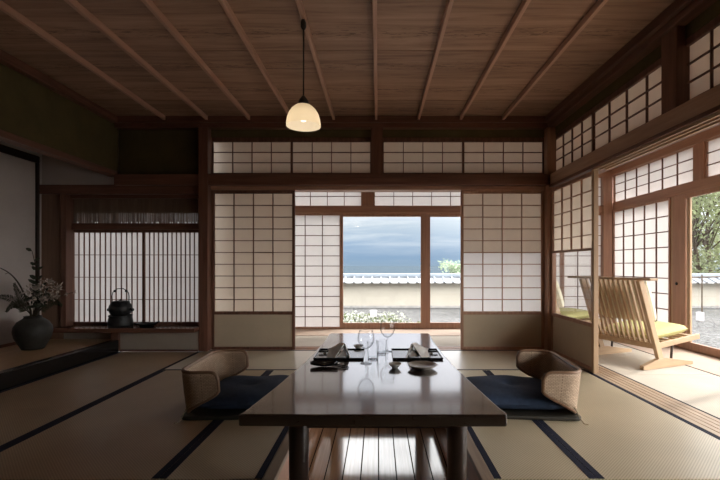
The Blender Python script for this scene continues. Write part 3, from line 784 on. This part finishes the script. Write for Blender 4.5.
# ------------------------------------------------------------------ alcove things
# brazier + kettle + tray on the shelf
kx, ky = (120.5 - 378) * 4.6 / F, 4.60
br = thing('brazier', 'small black iron brazier on the alcove shelf, under the kettle', 'brazier', (kx, ky, SZ0))
MB().lathe([(.001, 0), (.105, 0), (.120, .008), (.122, .04), (.116, .09), (.110, .112), (.118, .125), (.112, .13), (.1, .115), (.001, .05)], 36).build('body', M_iron, br, smooth=True)
for k in range(3):
    a = 2 * PI * k / 3 + .4; MB().box(-.012, .012, -.006, .006, .112, .134).build('prong', M_iron, br).location = (.098 * math.cos(a), .098 * math.sin(a), 0)
kt = thing('kettle', 'black iron kettle with a tall thin arched handle', 'kettle', (kx, ky, SZ0 + .134))
MB().lathe([(.001, 0), (.085, 0), (.102, .018), (.112, .045), (.112, .085), (.100, .112), (.090, .122), (.088, .136), (.001, .136)], 36).build('body', M_iron, kt, smooth=True)
ld = MB().lathe([(.086, .136), (.086, .142), (.060, .150), (.001, .154)], 28).build('lid', M_iron, kt, smooth=True)
MB().lathe([(.014, .152), (.010, .158), (.014, .166), (.001, .168)], 16).build('knob', M_iron, ld, smooth=True)
for sx in (-1, 1): MB().sphere((sx * .128, 0, .052), .018, 10, 8).build('lug', M_iron, kt, smooth=True)
hp = [(-.088, 0, .11), (-.092, 0, .20), (-.086, 0, .235), (-.062, 0, .262), (-.03, 0, .28), (.03, 0, .28), (.062, 0, .262), (.086, 0, .235), (.092, 0, .20), (.088, 0, .11)]
hd = MB().tube(hp, .0045, 8)
hd.sphere((-.062, 0, .254), .014, 8, 6).sphere((.062, 0, .254), .014, 8, 6); hd.build('handle', M_iron, kt, smooth=True)
dt = thing('dish', 'low black dish with an upturned rim, right of the kettle on the shelf', 'dish', ((147 - 378) * 4.62 / F, 4.62, SZ0))
m = MB()
def tf_(u, v):
    a = 2 * PI * u; r = v
    x, y = .135 * r * math.cos(a), .075 * r * math.sin(a)
    z = .012 + .026 * max(0, (r - .6) / .4) ** 1.5 + (.022 * max(0, math.cos(a)) ** 2 * max(0, (r - .5) / .5))
    return (x, y, z), (u, v)
m.grid(tf_, 36, 8).build('pan', M_lacquer, dt, smooth=True, solid=.008)
MB().lathe([(.07, 0), (.075, .012), (.001, .012)], 24).build('foot', M_lacquer, dt)

VX, VY = -345 * 4.12 / F, 4.12
vs = thing('vase', 'round dark ceramic vase on the alcove floor', 'vase', (VX, VY, AZ))
MB().lathe([(r_ * .80, z_ * .93) for r_, z_ in [(.001, 0), (.112, 0), (.118, .012), (.150, .06), (.185, .125), (.198, .185), (.190, .235), (.155, .285), (.105, .315), (.088, .328), (.092, .342), (.082, .342), (.078, .325), (.09, .31), (.001, .25)]], 44).build('body', plain('dark_ceramic', (.03, .028, .024), .5, .3, .35, 14, .2), vs, smooth=True)
m_stem = plain('plant_stem', (.045, .035, .022), .7, .2)
m_lfd = plain('dark_leaf', (.035, .045, .025), .5, .4, .3, 20)
m_fern = plain('fern_green', (.05, .055, .03), .6, .3, .3, 20)
m_flw = plain('dusty_flower', (.42, .36, .31), .8, .2, .2, 40)
mouth = Vector((VX, VY, AZ + .305))
def stem(px, py, dy, bend=(0, 0, 0), n=10):
    e = Vector(at(px, py, VY + dy)); pts = []
    for i in range(n + 1):
        t = i / n; q = mouth.lerp(e, t) + Vector(bend) * math.sin(PI * t); pts.append(q)
    pts[0] = mouth + Vector((random.uniform(-.03, .03), random.uniform(-.03, .03), -.06))
    return pts
def plant(name, label, cat, group, pts, r):
    root = thing(name, label, cat, pts[0], 0, group)
    loc = [p - pts[0] for p in pts]
    MB().tube(loc, [r * (1 - .6 * i / (len(loc) - 1)) for i in range(len(loc))], 6).build('stem', m_stem, root, smooth=True)
    return root, loc
G = 'stems in the alcove vase'
def fern(label, px, py, dy, bend):
    pts = stem(px, py, dy, bend, 16); root, L = plant('fern_frond', label, 'fern', G, pts, .004)
    m = MB()
    for i in range(4, 17):
        t = (i - 4) / 12; d = (L[i] - L[i - 1]).normalized(); side = d.cross(Vector((0, 1, 0))).normalized()
        ln_ = .085 * (1 - .75 * t)
        for s in (-1, 1):
            dr = (side * s + d * .55)
            for q in range(3):
                m.leaf(L[i - 1].lerp(L[i], q / 3), dr + Vector((0, random.uniform(-.3, .3), -.15)), (0, -1, .2), ln_ * .8, .007)
    m.build('leaflets', m_fern, root)
fern('fern frond reaching left out of the alcove vase', -6, 297, -.05, (0, 0, .07))
fern('fern frond drooping lower left of the alcove vase', 6, 312, -.08, (-.02, 0, .10))
fern('fern frond rising steeply left in the alcove vase', 14, 283, .05, (-.03, 0, .02))
fern('fern frond leaning right above the alcove vase', 62, 306, .0, (.02, 0, .09))
pts = stem(-2, 267, 0, (.02, 0, .10), 12); root, L = plant('bare_branch', 'bare curved branch arching left over the alcove vase', 'branch', G, pts, .010)
m = MB().tube([L[7], L[7] + Vector((-.05, -.01, .05)), L[7] + Vector((-.09, 0, .04))], .003, 5); m.build('twig', m_stem, root)
pts = stem(32, 251, 0, (.05, 0, 0), 14); root, L = plant('leafy_branch', 'tall upright branch with dark leaves in the alcove vase', 'branch', G, pts, .006)
m = MB()
for i in (5, 6, 7, 8, 9, 10, 11, 12, 13, 14):
    for s in (-1, 1):
        if random.random() < .8: m.leaf(L[i], Vector((s * .9, random.uniform(-.4, .2), .55)), (0, -1, .3), random.uniform(.05, .085) * (1.5 if i < 9 else .9), random.uniform(.028, .04))
m.build('leaves', m_lfd, root)
for px, py, dy, lab in ((31, 291, -.08, 'pale flower head low at the front of the alcove vase'), (46, 284, -.02, 'pale flower head on the right of the vase bouquet'),
                        (55, 289, .05, 'pale flower head at the outer right of the vase bouquet'), (38, 300, -.1, 'pale flower head just above the vase mouth'), (49, 297, -.09, 'pale flower head right above the vase shoulder')):
    pts = stem(px, py, dy, (.01, 0, .02), 8); root, L = plant('flower', lab, 'flower', G, pts, .004)
    m = MB(); c = L[-1]
    for k in range(60):
        d = Vector((random.gauss(0, 1), random.gauss(0, 1), random.gauss(.2, .8))).normalized()
        m.leaf(c + Vector((d.x * .035, d.y * .03, d.z * .03)) + Vector((random.uniform(-.03, .03), 0, random.uniform(-.02, .02))), d, (random.random(), random.random(), random.random()), .032, .018)
    m.build('petals', m_flw, root)
    m = MB()
    for k in range(10): m.leaf(L[5] + Vector((random.uniform(-.02, .02),) * 3), (random.uniform(-1, 1), random.uniform(-1, .3), random.uniform(-.4, .5)), (0, -1, .5), .075, .032)
    m.build('leaves', m_lfd, root)
pts = stem(75, 292, .02, (0, 0, .05), 10); root, L = plant('flower_sprig', 'thin sprig reaching right in front of the alcove window', 'sprig', G, pts, .0035)
for i in (6, 8, 10):
    m = MB()
    for k in range(9):
        d = Vector((random.gauss(0, 1), random.gauss(0, 1), random.gauss(0, 1))).normalized(); m.leaf(L[i], d, (.2, .4, .8), .026, .014)
    m.build('petals', m_flw, root)

# ------------------------------------------------------------------ easy chairs on the veranda
m_ch = wood('chair_oak', (.53, .375, .235), (.42, .285, .175), 'X', .4, .4)
m_chz = wood('chair_oak', (.53, .375, .235), (.42, .285, .175), 'Z', .4, .4)
m_cush = plain('pale_green_cushion', (.56, .53, .25), .9, .1, .06, 30, .15)
m_cream = plain('cream_cushion', (.76, .71, .55), .9, .1, .06, 30, .15)
def easy_chair(loc, rz, label):
    root = thing('easy_chair', label, 'chair', loc, rz, 'slatted easy chairs on the veranda')
    W2 = .31
    a, bb = Vector((.245, 0, .045)), Vector((-.03, 0, .80)); dirv = bb - a
    sl = lambda z: a + dirv * ((z - a.z) / dirv.z)
    for s in (-1, 1):
        y = s * W2
        MB().bar(a + Vector((0, y, 0)), bb + Vector((0, y, 0)), .036, .06, (1, 0, 0)).build('stile', m_chz, root, bevel=.004)
        rn = MB(); pf_ = [(-.0, 0), (.66, 0), (.66, .030), (.30, .085), (.20, .085), (-.0, .035)]
        n = len(pf_); vv = [(x, y - .02, z) for x, z in pf_] + [(x, y + .02, z) for x, z in pf_]
        rn.add(vv, [tuple(range(n)), tuple(range(2 * n - 1, n - 1, -1))] + [(i, i + n, (i + 1) % n + n, (i + 1) % n) for i in range(n)])
        rn.build('runner', m_ch, root, bevel=.003)
        MB().bar((.16, y, .195), (.77, y, .255), .03, .048).build('side_rail', m_ch, root, bevel=.003)
        MB().tube([(.40, y, .20), (.385, y, .06)], .011, 10).build('strut', plain('dark_strut', (.06, .04, .03), .5), root)
    MB().box(-.085, .012, -.45, .45, .797, .818).build('top_rail', m_ch, root, bevel=.004)
    q = sl(.20); MB().box(q.x - .02, q.x + .025, -W2, W2, .172, .222).build('rear_rail', m_ch, root, bevel=.003)
    MB().box(.71, .75, -W2, W2, .225, .262).build('front_rail', m_ch, root, bevel=.003)
    for i in range(11):
        y = -W2 + 2 * W2 * (i + 1) / 12
        MB().bar(sl(.21) + Vector((0, y, 0)), sl(.80) + Vector((0, y, 0)), .016, .022, (1, 0, 0)).build('back_slat', m_chz, root)
    m = MB()
    for i in range(6): 
        x = .24 + i * .085; m.bar((x, -W2, .241 + (x - .46) * .098), (x, W2, .241 + (x - .46) * .098), .03, .012)
    m.build('seat_slats', m_ch, root)
    return root
def pillow(A, B, T, mt, root, name):
    def srf(sgn):
        def f(u, v):
            a, b = u * 2 - 1, v * 2 - 1; e = (max(0, 1 - a ** 8) * max(0, 1 - b ** 8)) ** .36
            return (a * A * (1 - .02 * b * b), b * B * (1 - .02 * a * a), T + sgn * T * e * (.75 + .25 * (1 - (a * a + b * b) / 2))), (u, v)
        return f
    m = MB().grid(srf(1), 24, 24); n0 = len(m.f); m.grid(srf(-1), 24, 24); m.f[n0:] = [f[::-1] for f in m.f[n0:]]
    return m.build(name, mt, root, smooth=True)
def chair_set(loc, rz, lab, l2, l3):
    easy_chair(loc, rz, lab)
    R_ = Matrix.Translation(loc) @ Matrix.Rotation(rz, 4, 'Z')
    for (mt, A, B, T, lx, lz, ry, lb, nm) in ((m_cush, .245, .275, .052, .46, .250, -.098, l2, 'seat_cushion'), (m_cream, .205, .285, .075, .208, .375, -math.atan2(.755, .275), l3, 'back_cushion')):
        o = pillow(A, B, T, mt, None, nm)
        if nm == 'seat_cushion': L_ = Matrix.Translation((lx, 0, lz)) @ Matrix.Rotation(ry, 4, 'Y')
        else:
            d = Vector((-.275, 0, .755)).normalized(); nrm = Vector((.755, 0, .275)).normalized()
            base = Vector((.245, 0, .045)) + d * ((.56 - .045) / d.z) + nrm * .04
            rot = Matrix(((d.x, 0, nrm.x), (0, 1, 0), (d.z, 0, nrm.z))).to_4x4()
            L_ = Matrix.Translation(base) @ rot
        o.matrix_world = R_ @ L_
        tag(o, lb, 'cushion', 'easy chair cushions')
chair_set((2.225, 4.058, 0), math.atan2(.37, .93), 'pale wooden slatted easy chair beside the open doorway', 'pale green seat cushion on the slatted easy chair near the doorway', 'cream back cushion of the slatted easy chair near the doorway')
chair_set((1.96, 5.38, 0), .22, 'second slatted easy chair seen through the glass of the right wall screen', 'seat cushion of the easy chair behind the right wall glass', 'cream back cushion of the easy chair behind the right wall glass')

# ------------------------------------------------------------------ garden
GZ = -.5
def gravel_mat():
    m, nt, out = nodes_of('grey_gravel')
    v = coords(nt, (1, 1, 1))
    vo = nn(nt, 'ShaderNodeTexVoronoi', i_Scale=22.); nt.links.new(v, vo.inputs['Vector'])
    n = nn(nt, 'ShaderNodeTexNoise', i_Scale=.5, i_Detail=4.); nt.links.new(v, n.inputs['Vector'])
    r = ramp(nt, [(.2, (.06, .059, .058)), (.8, (.155, .152, .15))]); nt.links.new(vo.outputs['Color'], r.inputs[0])
    r2 = ramp(nt, [(.3, (.75, .75, .75)), (.7, (1.1, 1.1, 1.1))]); nt.links.new(n.outputs[0], r2.inputs[0])
    mx = nn(nt, 'ShaderNodeMix', data_type='RGBA', blend_type='MULTIPLY'); mx.inputs[0].default_value = 1.
    nt.links.new(r.outputs[0], mx.inputs[6]); nt.links.new(r2.outputs[0], mx.inputs[7])
    p = principled(nt, out, .9, .1); nt.links.new(mx.outputs[2], p.inputs['Base Color'])
    add_bump(nt, p, vo.outputs['Distance'], .5, .02); return m
struct(MB().box(-40, 40, -25, 40, GZ - .3, GZ).build('ground', gravel_mat()), 'grey gravel ground of the garden', 'ground')
gw = thing('garden_wall', 'long cream garden wall with a tiled cap in front of the sea', 'wall', (0, 14.4, GZ), 0, None, 'structure')
MB().box(-16, 30, 0, .25, 0, .85).build('plaster', plain('cream_plaster', (.40, .37, .315), .9, .1, .05, 2), gw)
MB().box(-16, 30, -.03, .28, 0, .07).build('stone_foot', plain('grey_stone', (.30, .29, .28), .9, .1, .2, 6), gw)
tl = plain('silver_tile', (.34, .36, .39), .35, .5, .1, 4)
m = MB().bar((-16, -.27, .86), (-16, -.27, .86001), .01, .01)
m = MB(); m.add([(-16, -.30, .86), (30, -.30, .86), (30, .125, 1.05), (-16, .125, 1.05), (30, .55, .86), (-16, .55, .86)], [(0, 1, 2, 3), (3, 2, 4, 5), (1, 0, 5, 4)]); m.build('tile_slope', tl, gw)
MB().box(-16, 30, .02, .23, 1.03, 1.16).build('ridge', plain('dark_ridge_tile', (.22, .25, .29), .4, .5, .1, 4), gw, bevel=.03)
m = MB()
for k in range(150):
    x = -15.8 + k * .30; m.tube([(x, -.325, .875), (x, .10, 1.065)], .034, 8)
m.build('round_tiles', tl, gw, smooth=True)
m = MB()
for k in range(150):
    x = -15.8 + k * .30; m.box(x + .05, x + .25, -.315, -.29, .835, .875)
m.build('eave_tiles', plain('white_tile_edge', (.5, .5, .51), .6, .2, .05, 4), gw)
o = MB().add([(-30000, 300, -45), (30000, 300, -45), (30000, 40000, -45), (-30000, 40000, -45)], [(0, 1, 2, 3)]).build('sea', plain('sea_water', (.040, .058, .075), .9, .03, .1, .002))
tag(o, 'blue grey sea beyond the garden wall', 'sea', None, 'structure')
m = MB()
def hill(u, v):
    x = 600 + u * 3800; y = 9000 + v * 1500
    z = -60 + 330 * math.exp(-((u - .62) / .28) ** 2) * math.sin(PI * min(1, v * 1.0)) * (1 + .12 * math.sin(u * 23))
    return (x, y, z), (u, v)
m.grid(hill, 40, 8)
lg = lambda p: None
m_lan = plain('white_lantern', (.6, .59, .58), .6, .3, .03, 5)
def lantern(px, py, s, hh, label):
    p = onz(px, py, GZ); o = thing('garden_lantern', label, 'lantern', p, 0, 'white garden lanterns')
    MB().box(-s, s, -s, s, .02, s * hh).build('box', m_lan, o, bevel=.01)
    MB().box(-s * 1.08, s * 1.08, -s * 1.08, s * 1.08, s * hh, s * (hh + .2)).build('lid', m_lan, o, bevel=.01)
    MB().box(-s * .8, s * .8, -s * .8, s * .8, 0, .02).build('foot', plain('grey_stone', (.3, .29, .28)), o)
lantern(373.5, 317.2, .09, 1.9, 'small white garden lantern among the flowers outside the sea window')
lantern(700, 321.5, .062, 3.6, 'small white garden lantern on the gravel under the trees at right')
m = MB()
for k in range(700):
    y = random.uniform(9.4, 12.2); x = -2.2 + random.random() ** 1.3 * 3.0 * (1.2 if y < 11 else .9)
    if x > .9 + random.gauss(0, .25) or math.hypot(x + .12, y - 11.73) < .3: continue
    c = Vector((x, y, GZ))
    hgt = random.uniform(.02, .075)
    for j in range(3): m.leaf(c, (random.uniform(-1, 1), random.uniform(-1, 1), random.uniform(.5, 2)), (0, -1, .4), hgt, .05)
gc = o = m.build('ground_cover', plain('pale_green_leaves', (.17, .20, .10), .7, .2, .3, 8)); tag(o, 'low pale green planting dotted with tiny white flowers outside the sea window', 'plants', None, 'stuff')
m = MB()
for k in range(420):
    y = random.uniform(9.4, 12.2); x = -2.2 + random.random() ** 1.3 * 3.0
    if math.hypot(x + .12, y - 11.73) < .3: continue
    c = Vector((x, y, GZ + random.uniform(.03, .10)))
    for j in range(3): m.leaf(c, (random.uniform(-1, 1), random.uniform(-1, 1), random.uniform(0, 1)), (0, -1, .4), .055, .04)
o = m.build('white_flowers', plain('white_petals', (.36, .37, .32), .7, .2, .05, 8)); o.parent = gc; o['kind'] = 'stuff'
m_bark = plain('bark', (.10, .075, .055), .9, .1, .3, 8, .3)
def tree(x, y, hgt, rad, label, nleaf, c, seed, z0=GZ, lw=.16, trunk_r=.11):
    rnd = random.Random(seed)
    root = thing('garden_tree', label, 'tree', (x, y, z0), 0, 'trees behind the garden wall')
    t = MB().tube([(0, 0, 0), (.1, 0, hgt * .25), (-.05, .1, hgt * .5), (.1, 0, hgt * .85)], [trunk_r, trunk_r * .8, trunk_r * .55, trunk_r * .2], 9)
    cl = []
    for k in range(16):
        a = rnd.uniform(0, 2 * PI); q = rnd.random() ** .5 * rad; z = rnd.uniform(.22, .95) * hgt
        f = 1 - .5 * abs(z / hgt - .5)
        p = Vector((math.cos(a) * q * f, math.sin(a) * q * f, z)); cl.append((p, rnd.uniform(.45, .8) * rad * .6))
        t.tube([(0, 0, z * .6), p * .6 + Vector((0, 0, z * .35)), p], [trunk_r * .3, trunk_r * .2, .012], 6)
    t.build('trunk', m_bark, root, smooth=True)
    m = MB()
    for i in range(nleaf):
        p, r = cl[i % len(cl)]
        d = Vector((rnd.gauss(0, 1), rnd.gauss(0, 1), rnd.gauss(0, .8))).normalized() * r * rnd.random() ** .4
        m.leaf(p + d, (rnd.uniform(-1, 1), rnd.uniform(-1, 1), rnd.uniform(-1, .4)), (rnd.uniform(-1, 1), rnd.uniform(-1, 1), 1), lw * rnd.uniform(.7, 1.3), lw * .5)
    lf_, nt, out = nodes_of('foliage')
    d_ = nt.nodes.new('ShaderNodeBsdfDiffuse'); t_ = nt.nodes.new('ShaderNodeBsdfTranslucent')
    n = nn(nt, 'ShaderNodeTexNoise', i_Scale=3., i_Detail=3.); tc = nt.nodes.new('ShaderNodeTexCoord'); nt.links.new(tc.outputs['Object'], n.inputs['Vector'])
    rr = ramp(nt, [(.3, [q * .6 for q in c]), (.7, [q * 1.3 for q in c])]); nt.links.new(n.outputs[0], rr.inputs[0])
    nt.links.new(rr.outputs[0], d_.inputs[0]); nt.links.new(rr.outputs[0], t_.inputs[0])
    mx = nt.nodes.new('ShaderNodeMixShader'); mx.inputs[0].default_value = .35
    nt.links.new(d_.outputs[0], mx.inputs[1]); nt.links.new(t_.outputs[0], mx.inputs[2]); nt.links.new(mx.outputs[0], out.inputs[0])
    m.build('foliage', lf_, root)
tree(12.2, 16.3, 5.2, 2.0, 'nearest broad leafy tree right behind the garden wall in the right doorway', 3800, (.24, .27, .15), 3)
tree(15.4, 19.8, 5.6, 2.1, 'leafy tree at the right picture edge, set back behind the nearest tree', 3600, (.22, .25, .13), 4)
tree(17.6, 24.4, 6.4, 2.2, 'pale tall tree standing farthest back in the right doorway', 3600, (.32, .35, .22), 5, lw=.2)
tree(3.45, 19.5, 1.7, .75, 'small pale bush showing over the garden wall at the sea window', 1400, (.42, .50, .36), 6, lw=.11, trunk_r=.04)  # distance haze is put into the pale leaf colour
p = onz(702, 318, GZ)
o = thing('bamboo_support', 'dark pole with a crosswise bamboo rail beside the right lantern', 'plant support', p)
MB().tube([(0, 0, 0), (0, 0, 1.18)], .018, 8).build('pole', m_bark, o)
MB().tube([(-.6, 0, 1.10), (1.6, 0, 1.14)], .018, 8).build('cross_rail', m_bark, o)
MB().tube([(.62, 0, 0), (.62, 0, 1.14)], .018, 8).build('pole', m_bark, o)

# ------------------------------------------------------------------ sky, sun
SKYGLOW = 1.2; SKYFILL = 4.2   # bright haze round the sun, added unseen lobe right-rear lighting the far wall
W = bpy.data.worlds.new('sky'); sc.world = W; W.use_nodes = True; nt = W.node_tree; nt.nodes.clear()
out = nt.nodes.new('ShaderNodeOutputWorld'); bg = nt.nodes.new('ShaderNodeBackground')
tc = nt.nodes.new('ShaderNodeTexCoord'); sp = nt.nodes.new('ShaderNodeSeparateXYZ'); nt.links.new(tc.outputs['Generated'], sp.inputs[0])
r = ramp(nt, [(0., (.20, .275, .36)), (.018, (.18, .265, .375)), (.05, (.24, .325, .435)), (.10, (.39, .45, .51)), (.15, (.68, .68, .76)), (.27, (1.05, 1.05, 1.14)), (.42, (3.7, 3.65, 3.65)), (1., (2.9, 2.9, 2.95))])
nt.links.new(sp.outputs[2], r.inputs[0])
mp = nt.nodes.new('ShaderNodeMapping'); mp.inputs['Scale'].default_value = (3.2, 3.2, 34.); nt.links.new(tc.outputs['Generated'], mp.inputs['Vector'])
n = nn(nt, 'ShaderNodeTexNoise', i_Scale=1.3, i_Detail=6., i_Roughness=.6, i_Distortion=.4); nt.links.new(mp.outputs[0], n.inputs['Vector'])
cr = ramp(nt, [(.48, (0, 0, 0)), (.72, (1, 1, 1))]); nt.links.new(n.outputs[0], cr.inputs[0])
mr = nt.nodes.new('ShaderNodeMapRange'); mr.inputs['From Min'].default_value = .02; mr.inputs['From Max'].default_value = .10; mr.inputs['To Min'].default_value = .12; mr.inputs['To Max'].default_value = .8
nt.links.new(sp.outputs[2], mr.inputs['Value'])
mu = nn(nt, 'ShaderNodeMath', operation='MULTIPLY'); nt.links.new(cr.outputs[0], mu.inputs[0]); nt.links.new(mr.outputs[0], mu.inputs[1])
mx = nn(nt, 'ShaderNodeMix', data_type='RGBA'); nt.links.new(mu.outputs[0], mx.inputs[0]); nt.links.new(r.outputs[0], mx.inputs[6]); mx.inputs[7].default_value = (.60, .62, .635, 1)
hv = Vector((.894, .447, 0)); el = math.radians(41.5); sd = hv * math.cos(el) + Vector((0, 0, math.sin(el)))
dp = nn(nt, 'ShaderNodeVectorMath', operation='DOT_PRODUCT'); nt.links.new(tc.outputs['Generated'], dp.inputs[0]); dp.inputs[1].default_value = sd
gr = nt.nodes.new('ShaderNodeMapRange'); gr.inputs['From Min'].default_value = .42; gr.inputs['From Max'].default_value = 1.; gr.inputs['To Max'].default_value = 1.
nt.links.new(dp.outputs['Value'], gr.inputs['Value'])
gp = nn(nt, 'ShaderNodeMath', operation='POWER'); gp.inputs[1].default_value = 1.4; nt.links.new(gr.outputs[0], gp.inputs[0])
ad = nn(nt, 'ShaderNodeMix', data_type='RGBA', blend_type='ADD', clamp_result=False); nt.links.new(gp.outputs[0], ad.inputs[0])
nt.links.new(mx.outputs[2], ad.inputs[6]); ad.inputs[7].default_value = (SKYGLOW * 1., SKYGLOW * .96, SKYGLOW * .9, 1)
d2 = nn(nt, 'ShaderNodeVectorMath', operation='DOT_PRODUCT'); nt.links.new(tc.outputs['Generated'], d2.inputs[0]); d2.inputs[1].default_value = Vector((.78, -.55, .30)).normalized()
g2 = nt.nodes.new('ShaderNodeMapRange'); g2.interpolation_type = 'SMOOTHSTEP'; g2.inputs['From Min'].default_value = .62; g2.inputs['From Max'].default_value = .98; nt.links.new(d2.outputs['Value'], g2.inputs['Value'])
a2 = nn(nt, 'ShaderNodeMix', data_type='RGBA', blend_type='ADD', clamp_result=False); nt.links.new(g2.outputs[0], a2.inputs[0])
nt.links.new(ad.outputs[2], a2.inputs[6]); a2.inputs[7].default_value = (SKYFILL, SKYFILL * .97, SKYFILL * .92, 1)
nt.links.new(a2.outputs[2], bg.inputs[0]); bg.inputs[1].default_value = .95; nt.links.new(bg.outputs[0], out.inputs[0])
sun = bpy.data.lights.new('sun', 'SUN'); sun.energy = 1.5; sun.color = (1., .95, .88); sun.angle = math.radians(2.5)
so = bpy.data.objects.new('sun', sun); COL.objects.link(so)
hv = Vector((.894, .447, 0)); el = math.radians(41.5)
so.rotation_euler = (hv * math.cos(el) + Vector((0, 0, math.sin(el)))).to_track_quat('Z', 'Y').to_euler()
so.location = (8, 8, 8)

vs_ = sc.view_settings; sc.display_settings.display_device = 'sRGB'
vs_.view_transform = 'Standard'; vs_.look = 'None'; vs_.gamma = 1.; vs_.exposure = 0.92; vs_.use_curve_mapping = False
cy = sc.cycles
cy.max_bounces = 14; cy.diffuse_bounces = 8; cy.glossy_bounces = 5; cy.transmission_bounces = 10; cy.transparent_max_bounces = 20
cy.use_denoising = True; cy.sample_clamp_indirect = 6.
